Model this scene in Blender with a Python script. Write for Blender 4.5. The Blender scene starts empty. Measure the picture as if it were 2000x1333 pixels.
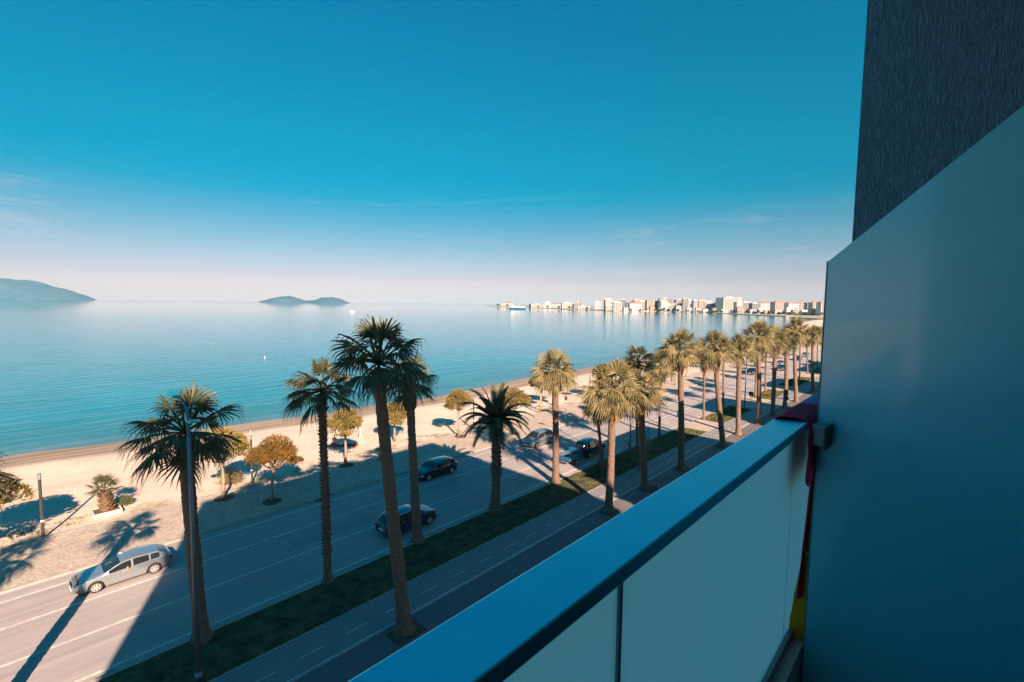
import bpy, math, random
from mathutils import Vector, Matrix
PI = math.pi
sc = bpy.context.scene
COL = sc.collection

# ------------------------------------------------------------------ camera
EYE = 16.0                                   # metres above the street
A = math.radians(42.7306)                    # street direction, right of the view axis
PITCH, ROLL, FPX = math.radians(4.4846), math.radians(0.6154), 930.4
def to_world(v):                             # view-aligned frame -> street frame (X along street, Y to the sea)
    x, y, z = v
    return Vector((x*math.sin(A)+y*math.cos(A), -x*math.cos(A)+y*math.sin(A), z))
cp, sp = math.cos(PITCH), math.sin(PITCH)
F0, U0, R0 = Vector((0, cp, -sp)), Vector((0, sp, cp)), Vector((1, 0, 0))
cr_, sr_ = math.cos(ROLL), math.sin(ROLL)
R1 = R0*cr_+U0*sr_; U1 = U0*cr_-R0*sr_
RR, UU, FF = to_world(R1), to_world(U1), to_world(F0)
cam = bpy.data.cameras.new('camera')
cam.sensor_width = 36; cam.lens = 36*FPX/2000
cam.clip_start = 0.02; cam.clip_end = 60000
co = bpy.data.objects.new('camera', cam); COL.objects.link(co)
m = Matrix((RR, UU, -FF)).transposed().to_4x4(); m.translation = (0, 0, EYE)
co.matrix_world = m
sc.camera = co
VR = Vector((math.sin(A), -math.cos(A), 0)); VF = Vector((math.cos(A), math.sin(A), 0))
def off(x, d, z=0): return VR*x+VF*d+Vector((0, 0, z))

# ------------------------------------------------------------------ light
SUN_EL = math.radians(30.0)
sd = Vector((-0.475, -1.0)).normalized()     # towards the sun, on the ground
SUN_ROT = math.atan2(sd.x, sd.y)
w = bpy.data.worlds.new('World'); sc.world = w; w.use_nodes = True
nt = w.node_tree; N = nt.nodes; L = nt.links
bg = N['Background']
def node(t, **k):
    n = N.new(t)
    for a, b in k.items(): setattr(n, a, b)
    return n
tc = node('ShaderNodeTexCoord'); sx = node('ShaderNodeSeparateXYZ'); L.new(tc.outputs['Generated'], sx.inputs[0])
mx = node('ShaderNodeMath', operation='MAXIMUM'); L.new(sx.outputs['Z'], mx.inputs[0]); mx.inputs[1].default_value = 0.012
cx = node('ShaderNodeCombineXYZ'); L.new(sx.outputs['X'], cx.inputs[0]); L.new(sx.outputs['Y'], cx.inputs[1]); L.new(mx.outputs[0], cx.inputs[2])
sky = node('ShaderNodeTexSky', sky_type='NISHITA'); sky.sun_disc = False
sky.sun_elevation = SUN_EL; sky.sun_rotation = SUN_ROT
L.new(cx.outputs[0], sky.inputs[0])
rp = node('ShaderNodeValToRGB'); L.new(mx.outputs[0], rp.inputs[0])
TINT = [(0.0, (1.42, 1.07, 1.50)), (0.02, (1.02, .75, 1.0)), (.052, (.68, .56, .74)), (.10, (.44, .52, .61)),
        (.155, (.20, .50, .59)), (.20, (.03, .52, .60)), (.235, (.0, .55, .63)), (.30, (.0, .61, .67)), (.42, (.0, .65, .75)), (.52, (.0, .67, .80)), (1.0, (.0, .86, 1.2))]
el = rp.color_ramp.elements
while len(el) < len(TINT): el.new(0.5)
for e, (p, c) in zip(el, TINT):
    e.position = p; e.color = (c[0]*.5, c[1]*.5, c[2]*.5, 1)
mul = node('ShaderNodeMix', data_type='RGBA', blend_type='MULTIPLY'); mul.inputs[0].default_value = 1
cap = node('ShaderNodeMix', data_type='RGBA', blend_type='DARKEN'); cap.inputs[0].default_value = 1; cap.inputs[7].default_value = (6.6, 7.6, 7.8, 1)
L.new(sky.outputs[0], cap.inputs[6]); L.new(cap.outputs[2], mul.inputs[6]); L.new(rp.outputs[0], mul.inputs[7])
# thin high cloud
mp = node('ShaderNodeMapping'); mp.inputs['Rotation'].default_value = (0, math.radians(7), math.radians(60)); mp.inputs['Scale'].default_value = (1.6, 1.6, 17)
L.new(tc.outputs['Generated'], mp.inputs[0])
nz = node('ShaderNodeTexNoise'); nz.inputs['Scale'].default_value = 1.7; nz.inputs['Detail'].default_value = 7; nz.inputs['Roughness'].default_value = .62; nz.inputs['Distortion'].default_value = .7
L.new(mp.outputs[0], nz.inputs['Vector'])
cr = node('ShaderNodeValToRGB'); cr.color_ramp.elements[0].position = .56; cr.color_ramp.elements[0].color = (0, 0, 0, 1); cr.color_ramp.elements[1].position = .76; cr.color_ramp.elements[1].color = (.5, .5, .5, 1)
L.new(nz.outputs[0], cr.inputs[0])
er = node('ShaderNodeValToRGB'); L.new(mx.outputs[0], er.inputs[0])
e2 = er.color_ramp.elements
for _ in range(2): e2.new(.5)
for e, (p, v) in zip(e2, [(0, 0), (.06, .8), (.15, .8), (.22, 0)]): e.position = p; e.color = (v, v, v, 1)
cm = node('ShaderNodeMath', operation='MULTIPLY'); L.new(cr.outputs[0], cm.inputs[0]); L.new(er.outputs[0], cm.inputs[1])
mix = node('ShaderNodeMix', data_type='RGBA'); L.new(cm.outputs[0], mix.inputs[0]); L.new(mul.outputs[2], mix.inputs[6]); mix.inputs[7].default_value = (2.15, 2.1, 2.25, 1)
L.new(mix.outputs[2], bg.inputs[0]); bg.inputs[1].default_value = 0.094

sun = bpy.data.lights.new('sun', 'SUN'); sun.energy = 5.0; sun.angle = math.radians(.5); sun.color = (1.0, .71, .52)
so = bpy.data.objects.new('sun', sun); COL.objects.link(so)
so.rotation_euler = Vector((-sd.x*math.cos(SUN_EL), -sd.y*math.cos(SUN_EL), -math.sin(SUN_EL))).to_track_quat('-Z', 'Y').to_euler()
so.location = (0, 0, 60)
sc.view_settings.view_transform = 'Standard'; sc.view_settings.look = 'None'
sc.view_settings.exposure = 1.75; sc.view_settings.gamma = 1

# ------------------------------------------------------------------ materials
def mat(name, col, rough=.7, metal=0, var=None, vscale=4, bump=0, bscale=20, stretch=(1, 1, 1), spec=.5, coat=0, trans=0, detail=5):
    mt = bpy.data.materials.new(name); mt.use_nodes = True
    n = mt.node_tree.nodes; l = mt.node_tree.links; b = n['Principled BSDF']
    b.inputs['Base Color'].default_value = (*col, 1); b.inputs['Roughness'].default_value = rough; b.inputs['Metallic'].default_value = metal
    b.inputs['Specular IOR Level'].default_value = spec; b.inputs['Coat Weight'].default_value = coat
    if var or bump:
        t = n.new('ShaderNodeTexCoord'); mpn = n.new('ShaderNodeMapping'); mpn.inputs['Scale'].default_value = stretch; l.new(t.outputs['Object'], mpn.inputs[0])
    if var:
        z = n.new('ShaderNodeTexNoise'); z.inputs['Scale'].default_value = vscale; z.inputs['Detail'].default_value = detail; z.inputs['Roughness'].default_value = .6
        l.new(mpn.outputs[0], z.inputs['Vector'])
        r = n.new('ShaderNodeValToRGB'); r.color_ramp.elements[0].position = .34; r.color_ramp.elements[1].position = .66
        r.color_ramp.elements[0].color = (*col, 1); r.color_ramp.elements[1].color = (*var, 1)
        l.new(z.outputs[0], r.inputs[0]); l.new(r.outputs[0], b.inputs['Base Color'])
    if bump:
        z = n.new('ShaderNodeTexNoise'); z.inputs['Scale'].default_value = bscale; z.inputs['Detail'].default_value = 4
        l.new(mpn.outputs[0], z.inputs['Vector'])
        bp = n.new('ShaderNodeBump'); bp.inputs['Strength'].default_value = bump; bp.inputs['Distance'].default_value = .05
        l.new(z.outputs[0], bp.inputs['Height']); l.new(bp.outputs[0], b.inputs['Normal'])
    if trans:
        tr = n.new('ShaderNodeBsdfTranslucent'); ms = n.new('ShaderNodeMixShader'); ms.inputs[0].default_value = trans
        if var: l.new(r.outputs[0], tr.inputs[0])
        else: tr.inputs[0].default_value = (*col, 1)
        l.new(b.outputs[0], ms.inputs[1]); l.new(tr.outputs[0], ms.inputs[2]); l.new(ms.outputs[0], n['Material Output'].inputs[0])
    return mt
def nodes_of(mt): return mt.node_tree.nodes, mt.node_tree.links, mt.node_tree.nodes['Principled BSDF']

M = {}
# asphalt: fine speckle, long wheel-polished bands along the lanes, patches
def asphalt(name, c0, c1, bands=True):
    mt = mat(name, c0, .8, spec=.25); n, l, b = nodes_of(mt)
    t = n.new('ShaderNodeTexCoord')
    m1 = n.new('ShaderNodeMapping'); m1.inputs['Scale'].default_value = (.012, 1.1, 1); l.new(t.outputs['Object'], m1.inputs[0])
    z1 = n.new('ShaderNodeTexNoise'); z1.inputs['Scale'].default_value = 1.6; z1.inputs['Detail'].default_value = 3; l.new(m1.outputs[0], z1.inputs['Vector'])
    z2 = n.new('ShaderNodeTexNoise'); z2.inputs['Scale'].default_value = .35; z2.inputs['Detail'].default_value = 7; z2.inputs['Roughness'].default_value = .7; l.new(t.outputs['Object'], z2.inputs['Vector'])
    z3 = n.new('ShaderNodeTexNoise'); z3.inputs['Scale'].default_value = 22; z3.inputs['Detail'].default_value = 3; l.new(t.outputs['Object'], z3.inputs['Vector'])
    a1 = n.new('ShaderNodeMath'); a1.operation = 'MULTIPLY_ADD'; l.new(z1.outputs[0], a1.inputs[0]); a1.inputs[1].default_value = 1.5 if bands else .2; l.new(z2.outputs[0], a1.inputs[2])
    a2 = n.new('ShaderNodeMath'); a2.operation = 'MULTIPLY_ADD'; l.new(z3.outputs[0], a2.inputs[0]); a2.inputs[1].default_value = .45; l.new(a1.outputs[0], a2.inputs[2])
    s0 = 1.5 if bands else .2
    mr = n.new('ShaderNodeMapRange'); l.new(a2.outputs[0], mr.inputs[0]); mr.inputs[1].default_value = .5*(s0+1.45)-.33; mr.inputs[2].default_value = .5*(s0+1.45)+.33
    r = n.new('ShaderNodeMix'); r.data_type = 'RGBA'; r.inputs[6].default_value = (*c0, 1); r.inputs[7].default_value = (*c1, 1)
    l.new(mr.outputs[0], r.inputs[0]); l.new(r.outputs[2], b.inputs['Base Color'])
    rr = n.new('ShaderNodeMapRange'); l.new(z1.outputs[0], rr.inputs[0]); rr.inputs[1].default_value = .35; rr.inputs[2].default_value = .65; rr.inputs[3].default_value = .5; rr.inputs[4].default_value = .85
    l.new(rr.outputs[0], b.inputs['Roughness'])
    bp = n.new('ShaderNodeBump'); bp.inputs['Strength'].default_value = .25; bp.inputs['Distance'].default_value = .02; l.new(z3.outputs[0], bp.inputs['Height']); l.new(bp.outputs[0], b.inputs['Normal'])
    return mt
M['asphalt'] = asphalt('asphalt', (.235, .215, .215), (.31, .285, .28))
M['cycle'] = asphalt('cycle_lane_asphalt', (.16, .165, .17), (.20, .20, .20), False)
M['footway'] = asphalt('footway_asphalt', (.095, .095, .10), (.135, .13, .135), False)
M['paint'] = mat('road_paint', (.55, .53, .48), .6, var=(.30, .29, .27), vscale=3.5, detail=8)
M['kerb'] = mat('kerb_stone', (.22, .21, .20), .8, var=(.32, .30, .27), vscale=2)
M['grass_soil'] = mat('lawn_soil', (.012, .014, .007), .95, var=(.08, .083, .03), vscale=1.4, bump=.6, bscale=14)
M['grass'] = mat('grass_blades', (.018, .020, .008), .85, var=(.19, .19, .055), vscale=1.3, trans=.2)
M['soil'] = mat('soil', (.06, .04, .028), .95, var=(.10, .065, .04), vscale=5, bump=.5)
# pebble pavement
mt = mat('pebble_paving', (.3, .27, .24), .85, spec=.25); n, l, b = nodes_of(mt)
t = n.new('ShaderNodeTexCoord'); v = n.new('ShaderNodeTexVoronoi'); v.inputs['Scale'].default_value = 6.5; l.new(t.outputs['Object'], v.inputs['Vector'])
z = n.new('ShaderNodeTexNoise'); z.inputs['Scale'].default_value = .5; z.inputs['Detail'].default_value = 6; l.new(t.outputs['Object'], z.inputs['Vector'])
r1 = n.new('ShaderNodeValToRGB'); r1.color_ramp.elements[0].color = (.26, .22, .19, 1); r1.color_ramp.elements[1].color = (.41, .355, .30, 1); l.new(v.outputs['Color'], r1.inputs[0])
r2 = n.new('ShaderNodeValToRGB'); r2.color_ramp.elements[0].color = (.88, .88, .88, 1); r2.color_ramp.elements[0].position = .3; r2.color_ramp.elements[1].color = (1.05, 1.04, 1.02, 1); r2.color_ramp.elements[1].position = .7; l.new(z.outputs[0], r2.inputs[0])
mm = n.new('ShaderNodeMix'); mm.data_type = 'RGBA'; mm.blend_type = 'MULTIPLY'; mm.inputs[0].default_value = 1; l.new(r1.outputs[0], mm.inputs[6]); l.new(r2.outputs[0], mm.inputs[7]); l.new(mm.outputs[2], b.inputs['Base Color'])
bp = n.new('ShaderNodeBump'); bp.inputs['Strength'].default_value = .5; bp.inputs['Distance'].default_value = .03; bp.invert = True; l.new(v.outputs['Distance'], bp.inputs['Height']); l.new(bp.outputs[0], b.inputs['Normal'])
M['pebble'] = mt
# beach sand: dry, damp near the water line, dry weed patches towards the pavement
mt = mat('beach_sand', (.42, .36, .28), .95, spec=.2); n, l, b = nodes_of(mt)
t = n.new('ShaderNodeTexCoord'); at = n.new('ShaderNodeAttribute'); at.attribute_name = 'shore'
z = n.new('ShaderNodeTexNoise'); z.inputs['Scale'].default_value = .22; z.inputs['Detail'].default_value = 8; z.inputs['Roughness'].default_value = .65; l.new(t.outputs['Object'], z.inputs['Vector'])
sa = n.new('ShaderNodeMapping'); sa.inputs['Scale'].default_value = (.06, .9, 1); l.new(t.outputs['Object'], sa.inputs[0])
zs = n.new('ShaderNodeTexNoise'); zs.inputs['Scale'].default_value = 1; zs.inputs['Detail'].default_value = 6; l.new(sa.outputs[0], zs.inputs['Vector'])
ad = n.new('ShaderNodeMath'); ad.operation = 'MULTIPLY_ADD'; l.new(z.outputs[0], ad.inputs[0]); ad.inputs[1].default_value = 2.2; l.new(at.outputs['Fac'], ad.inputs[2])
rs = n.new('ShaderNodeMapRange'); l.new(ad.outputs[0], rs.inputs[0]); rs.inputs[1].default_value = -8.0; rs.inputs[2].default_value = -5.6   # metres inland of the water, dry -> damp
dryr = n.new('ShaderNodeValToRGB'); dryr.color_ramp.elements[0].color = (.43, .34, .275, 1); dryr.color_ramp.elements[0].position = .3; dryr.color_ramp.elements[1].color = (.53, .44, .365, 1); dryr.color_ramp.elements[1].position = .65; l.new(z.outputs[0], dryr.inputs[0])
wetr = n.new('ShaderNodeValToRGB'); wetr.color_ramp.elements[0].color = (.17, .13, .10, 1); wetr.color_ramp.elements[0].position = .35; wetr.color_ramp.elements[1].color = (.30, .24, .19, 1); wetr.color_ramp.elements[1].position = .6; l.new(zs.outputs[0], wetr.inputs[0])
m1 = n.new('ShaderNodeMix'); m1.data_type = 'RGBA'; l.new(rs.outputs[0], m1.inputs[0]); l.new(dryr.outputs[0], m1.inputs[6]); l.new(wetr.outputs[0], m1.inputs[7])
zw = n.new('ShaderNodeTexNoise'); zw.inputs['Scale'].default_value = .33; zw.inputs['Detail'].default_value = 9; zw.inputs['Roughness'].default_value = .75; l.new(t.outputs['Object'], zw.inputs['Vector'])
s3 = n.new('ShaderNodeSeparateXYZ'); l.new(t.outputs['Object'], s3.inputs[0])
wy = n.new('ShaderNodeMapRange'); l.new(s3.outputs['Y'], wy.inputs[0]); wy.inputs[1].default_value = 43.5; wy.inputs[2].default_value = 50; wy.inputs[3].default_value = .13; wy.inputs[4].default_value = -.12
wa = n.new('ShaderNodeMath'); wa.operation = 'ADD'; l.new(zw.outputs[0], wa.inputs[0]); l.new(wy.outputs[0], wa.inputs[1])
wr = n.new('ShaderNodeMapRange'); l.new(wa.outputs[0], wr.inputs[0]); wr.inputs[1].default_value = .57; wr.inputs[2].default_value = .68; wr.inputs[4].default_value = .75
m2 = n.new('ShaderNodeMix'); m2.data_type = 'RGBA'; l.new(wr.outputs[0], m2.inputs[0]); l.new(m1.outputs[2], m2.inputs[6]); m2.inputs[7].default_value = (.17, .15, .07, 1)
l.new(m2.outputs[2], b.inputs['Base Color'])
zb = n.new('ShaderNodeTexNoise'); zb.inputs['Scale'].default_value = 1.6; zb.inputs['Detail'].default_value = 8; zb.inputs['Roughness'].default_value = .7; l.new(t.outputs['Object'], zb.inputs['Vector'])
bp = n.new('ShaderNodeBump'); bp.inputs['Strength'].default_value = .8; bp.inputs['Distance'].default_value = .10; l.new(zb.outputs[0], bp.inputs['Height']); l.new(bp.outputs[0], b.inputs['Normal'])
M['sand'] = mt
# sea
mt = mat('sea_water', (.012, .13, .19), .09, spec=.5); n, l, b = nodes_of(mt); b.inputs['IOR'].default_value = 1.33
t = n.new('ShaderNodeTexCoord')
ma = n.new('ShaderNodeMapping'); ma.inputs['Rotation'].default_value = (0, 0, math.radians(-28)); ma.inputs['Scale'].default_value = (.09, .50, 1); l.new(t.outputs['Object'], ma.inputs[0])
w1 = n.new('ShaderNodeTexNoise'); w1.inputs['Scale'].default_value = 1; w1.inputs['Detail'].default_value = 4; w1.inputs['Distortion'].default_value = .5; l.new(ma.outputs[0], w1.inputs['Vector'])
mb_ = n.new('ShaderNodeMapping'); mb_.inputs['Rotation'].default_value = (0, 0, math.radians(8)); mb_.inputs['Scale'].default_value = (.7, 2.2, 1); l.new(t.outputs['Object'], mb_.inputs[0])
w2 = n.new('ShaderNodeTexNoise'); w2.inputs['Scale'].default_value = 1; w2.inputs['Detail'].default_value = 3; l.new(mb_.outputs[0], w2.inputs['Vector'])
b1 = n.new('ShaderNodeBump'); b1.inputs['Strength'].default_value = 1; b1.inputs['Distance'].default_value = .12
sdm = n.new('ShaderNodeMapRange'); sda = n.new('ShaderNodeAttribute'); sda.attribute_name = 'shore'; l.new(sda.outputs['Fac'], sdm.inputs[0]); sdm.inputs[1].default_value = 30; sdm.inputs[2].default_value = 900; sdm.inputs[3].default_value = .13; sdm.inputs[4].default_value = .014; sdr = n.new('ShaderNodeMapRange'); l.new(sda.outputs['Fac'], sdr.inputs[0]); sdr.inputs[1].default_value = 60; sdr.inputs[2].default_value = 900; sdr.inputs[3].default_value = .09; sdr.inputs[4].default_value = .04; l.new(sdr.outputs[0], b.inputs['Roughness']); l.new(sdm.outputs[0], b1.inputs['Distance']); l.new(w1.outputs[0], b1.inputs['Height'])
b2 = n.new('ShaderNodeBump'); b2.inputs['Strength'].default_value = 1; b2.inputs['Distance'].default_value = .012; l.new(w2.outputs[0], b2.inputs['Height']); l.new(b1.outputs[0], b2.inputs['Normal']); l.new(b2.outputs[0], b.inputs['Normal'])
at = n.new('ShaderNodeAttribute'); at.attribute_name = 'shore'
sm = n.new('ShaderNodeMapRange'); l.new(at.outputs['Fac'], sm.inputs[0]); sm.inputs[1].default_value = 0; sm.inputs[2].default_value = 24
wz = n.new('ShaderNodeTexNoise'); wz.inputs['Scale'].default_value = .05; wz.inputs['Detail'].default_value = 5; l.new(t.outputs['Object'], wz.inputs['Vector'])
rc = n.new('ShaderNodeValToRGB'); rc.color_ramp.elements[0].color = (.085, .15, .17, 1); rc.color_ramp.elements[1].color = (.012, .175, .235, 1); e = rc.color_ramp.elements.new(.25); e.color = (.035, .145, .175, 1)
l.new(sm.outputs[0], rc.inputs[0])
mw = n.new('ShaderNodeMix'); mw.data_type = 'RGBA'; mw.blend_type = 'MULTIPLY'; mw.inputs[0].default_value = .5
rz = n.new('ShaderNodeValToRGB'); rz.color_ramp.elements[0].position = .4; rz.color_ramp.elements[0].color = (.6, .72, .78, 1); rz.color_ramp.elements[1].position = .62; l.new(wz.outputs[0], rz.inputs[0])
l.new(rc.outputs[0], mw.inputs[6]); l.new(rz.outputs[0], mw.inputs[7]); l.new(mw.outputs[2], b.inputs['Base Color'])
M['sea'] = mt
M['earth'] = mat('earth', (.30, .26, .19), .95, var=(.20, .19, .11), vscale=.02)
M['hill'] = mat('haze_tinted_hill', (.02, .075, .13), .95, var=(.055, .11, .165), vscale=.0035, detail=9)  # blue of the distance haze painted into the scrub colour
# stucco: vertical trickled texture
mt = mat('scratched_stucco', (.16, .165, .17), .9, spec=.2); n, l, b = nodes_of(mt)
t = n.new('ShaderNodeTexCoord'); ma = n.new('ShaderNodeMapping'); ma.inputs['Scale'].default_value = (1, 150, 26); l.new(t.outputs['Object'], ma.inputs[0])
zz = n.new('ShaderNodeTexNoise'); zz.inputs['Scale'].default_value = 1; zz.inputs['Detail'].default_value = 3; zz.inputs['Distortion'].default_value = 1.3; l.new(ma.outputs[0], zz.inputs['Vector'])
rr = n.new('ShaderNodeValToRGB'); rr.color_ramp.elements[0].position = .34; rr.color_ramp.elements[1].position = .60; l.new(zz.outputs[0], rr.inputs[0])
bp = n.new('ShaderNodeBump'); bp.inputs['Strength'].default_value = 1; bp.inputs['Distance'].default_value = .003; l.new(rr.outputs[0], bp.inputs['Height']); l.new(bp.outputs[0], b.inputs['Normal'])
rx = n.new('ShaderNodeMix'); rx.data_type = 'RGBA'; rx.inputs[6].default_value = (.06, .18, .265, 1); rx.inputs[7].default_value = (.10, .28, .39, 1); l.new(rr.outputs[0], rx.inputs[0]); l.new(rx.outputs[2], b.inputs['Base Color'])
M['stucco'] = mt
M['panel'] = mat('satin_divider_glass', (.05, .64, .82), .30, spec=.5, coat=.8, var=(.06, .70, .87), vscale=1.7)
nodes_of(M['panel'])[2].inputs['IOR'].default_value = 2.1
nodes_of(M['panel'])[2].inputs['Coat Roughness'].default_value = .06
def smudge(mt, a, b_, sc_=3.0):
    n, l, b = nodes_of(mt); t = n.new('ShaderNodeTexCoord'); z = n.new('ShaderNodeTexNoise'); z.inputs['Scale'].default_value = sc_; z.inputs['Detail'].default_value = 9; z.inputs['Roughness'].default_value = .7; z.inputs['Distortion'].default_value = 0
    l.new(t.outputs['Object'], z.inputs['Vector']); r = n.new('ShaderNodeMapRange'); l.new(z.outputs[0], r.inputs[0]); r.inputs[1].default_value = .35; r.inputs[2].default_value = .68; r.inputs[3].default_value = a; r.inputs[4].default_value = b_
    l.new(r.outputs[0], b.inputs['Roughness']); l.new(r.outputs[0], b.inputs['Coat Roughness'])
M['milk'] = mat('milky_glass', (.56, .95, .99), .22, var=(.60, .95, .98), vscale=1.1, trans=.78, coat=.3)
M['rail'] = mat('sky_tinted_aluminium', (.04, .60, .68), .32, metal=.85, var=(.06, .65, .73), vscale=6)  # blue of the reflected sky put into the metal's base colour
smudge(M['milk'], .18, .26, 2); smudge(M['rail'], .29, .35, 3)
M['dark_plate'] = mat('dark_rubber', (.03, .03, .035), .6)
M['grey_metal'] = mat('grey_metal', (.32, .34, .36), .45, metal=.6)
M['joint'] = mat('glass_edge', (.16, .32, .36), .4)
M['towel'] = mat('magenta_cloth', (.85, .02, .08), .95, var=(.92, .07, .14), vscale=18, bump=.4, bscale=90, trans=.25)
M['towel2'] = mat('lilac_cloth', (.30, .26, .48), .95, bump=.4, bscale=90)
M['yellow'] = mat('yellow_cloth', (.95, .40, .0), .7, var=(.85, .33, .0), vscale=6, trans=.2)
M['white_line'] = mat('pale_seam', (.6, .6, .5), .7)
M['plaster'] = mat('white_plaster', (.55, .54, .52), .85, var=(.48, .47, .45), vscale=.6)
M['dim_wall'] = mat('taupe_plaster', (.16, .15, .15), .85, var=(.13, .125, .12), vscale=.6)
M['tile'] = mat('balcony_tile', (.16, .16, .17), .5, var=(.12, .12, .13), vscale=3)
M['window'] = mat('dark_window_glass', (.02, .03, .04), .08)
# plants
M['bark'] = mat('palm_bark', (.085, .055, .042), .95, var=(.22, .15, .115), vscale=5.5, bump=1, bscale=9, stretch=(1, 1, 6))
M['boots'] = mat('palm_boots', (.055, .035, .025), .95, var=(.13, .085, .06), vscale=7, bump=.8)
M['frond'] = mat('fan_frond', (.040, .052, .026), .5, var=(.105, .108, .048), vscale=2.6, trans=.30)
M['frond_sunny'] = mat('sunlit_fan_frond', (.12, .11, .045), .55, var=(.31, .255, .12), vscale=2.4, trans=.35)  # lighter copy of the frond, warm sunlight put into its colour
M['frond_tip'] = mat('pale_frond', (.26, .23, .11), .7, var=(.16, .16, .07), vscale=2, trans=.35)
M['dead'] = mat('dry_frond', (.30, .185, .08), .85, var=(.19, .11, .05), vscale=3, trans=.25)
M['date'] = mat('date_frond', (.045, .055, .03), .6, var=(.075, .085, .045), vscale=3, trans=.2)
M['pine_bark'] = mat('pine_bark', (.22, .16, .12), .95, var=(.32, .25, .20), vscale=6, bump=.8, bscale=12)
M['pine'] = mat('pine_needles', (.29, .21, .055), .8, var=(.15, .125, .04), vscale=1.1, trans=.3)
M['pine_orange'] = mat('browned_pine_needles', (.36, .19, .04), .8, var=(.17, .12, .035), vscale=1.3, trans=.3)
M['twig'] = mat('bare_twig', (.20, .15, .11), .9)
M['bush'] = mat('bush_leaf', (.06, .09, .03), .7, var=(.12, .13, .04), vscale=2, trans=.25)
# things
M['lamp_dark'] = mat('dark_paint', (.035, .035, .04), .5)
M['pole'] = mat('galvanised_pole', (.17, .20, .23), .45, metal=.5, var=(.13, .155, .18), vscale=3)
M['white'] = mat('white_paint', (.75, .74, .72), .5)
M['white_old'] = mat('worn_white_concrete', (.46, .43, .39), .8, var=(.34, .31, .27), vscale=6)
M['silver'] = mat('silver_car_paint', (.36, .41, .45), .26, metal=.75, coat=1)
M['black'] = mat('black_car_paint', (.012, .014, .02), .2, coat=1)
M['dark_blue'] = mat('dark_blue_car_paint', (.015, .03, .06), .2, coat=1)
M['car_glass'] = mat('car_glass', (.012, .016, .018), .05, coat=.5)
M['tyre'] = mat('tyre', (.02, .02, .02), .85)
M['rim'] = mat('alloy_rim', (.55, .54, .52), .35, metal=.6)
M['trim'] = mat('black_trim', (.02, .02, .02), .6)
M['chrome'] = mat('bright_trim', (.75, .77, .8), .2, metal=.9)
M['lens'] = mat('lamp_lens', (.7, .7, .7), .1, coat=1)
M['red_lens'] = mat('red_lamp_lens', (.35, .01, .01), .2, coat=1)
M['blue_board'] = mat('blue_painted_board', (.01, .09, .20), .6, var=(.02, .13, .25), vscale=5)
M['load'] = mat('rusty_load', (.28, .16, .11), .9, var=(.40, .27, .2), vscale=6)
M['sign_blue'] = mat('sign_blue', (.0, .07, .36), .5)
M['yellow_post'] = mat('yellow_post', (.7, .4, .05), .5)
M['red_cloth'] = mat('coral_red_blanket', (.70, .04, .06), .9, var=(.55, .03, .06), vscale=4)
M['skin'] = mat('skin', (.42, .22, .15), .6)
M['hair'] = mat('dark_hair', (.03, .02, .015), .7)
for k, c in dict(shirt_white=(.7, .7, .7), shirt_red=(.45, .06, .06), cloth_dark=(.03, .04, .07), cloth_blue=(.06, .10, .2), shirt_blue=(.10, .2, .4)).items(): M[k] = mat(k, c, .9)
M['ship_blue'] = mat('ship_blue', (.0, .06, .14), .5)
M['ship_red'] = mat('ship_red', (.5, .05, .04), .5)

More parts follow.
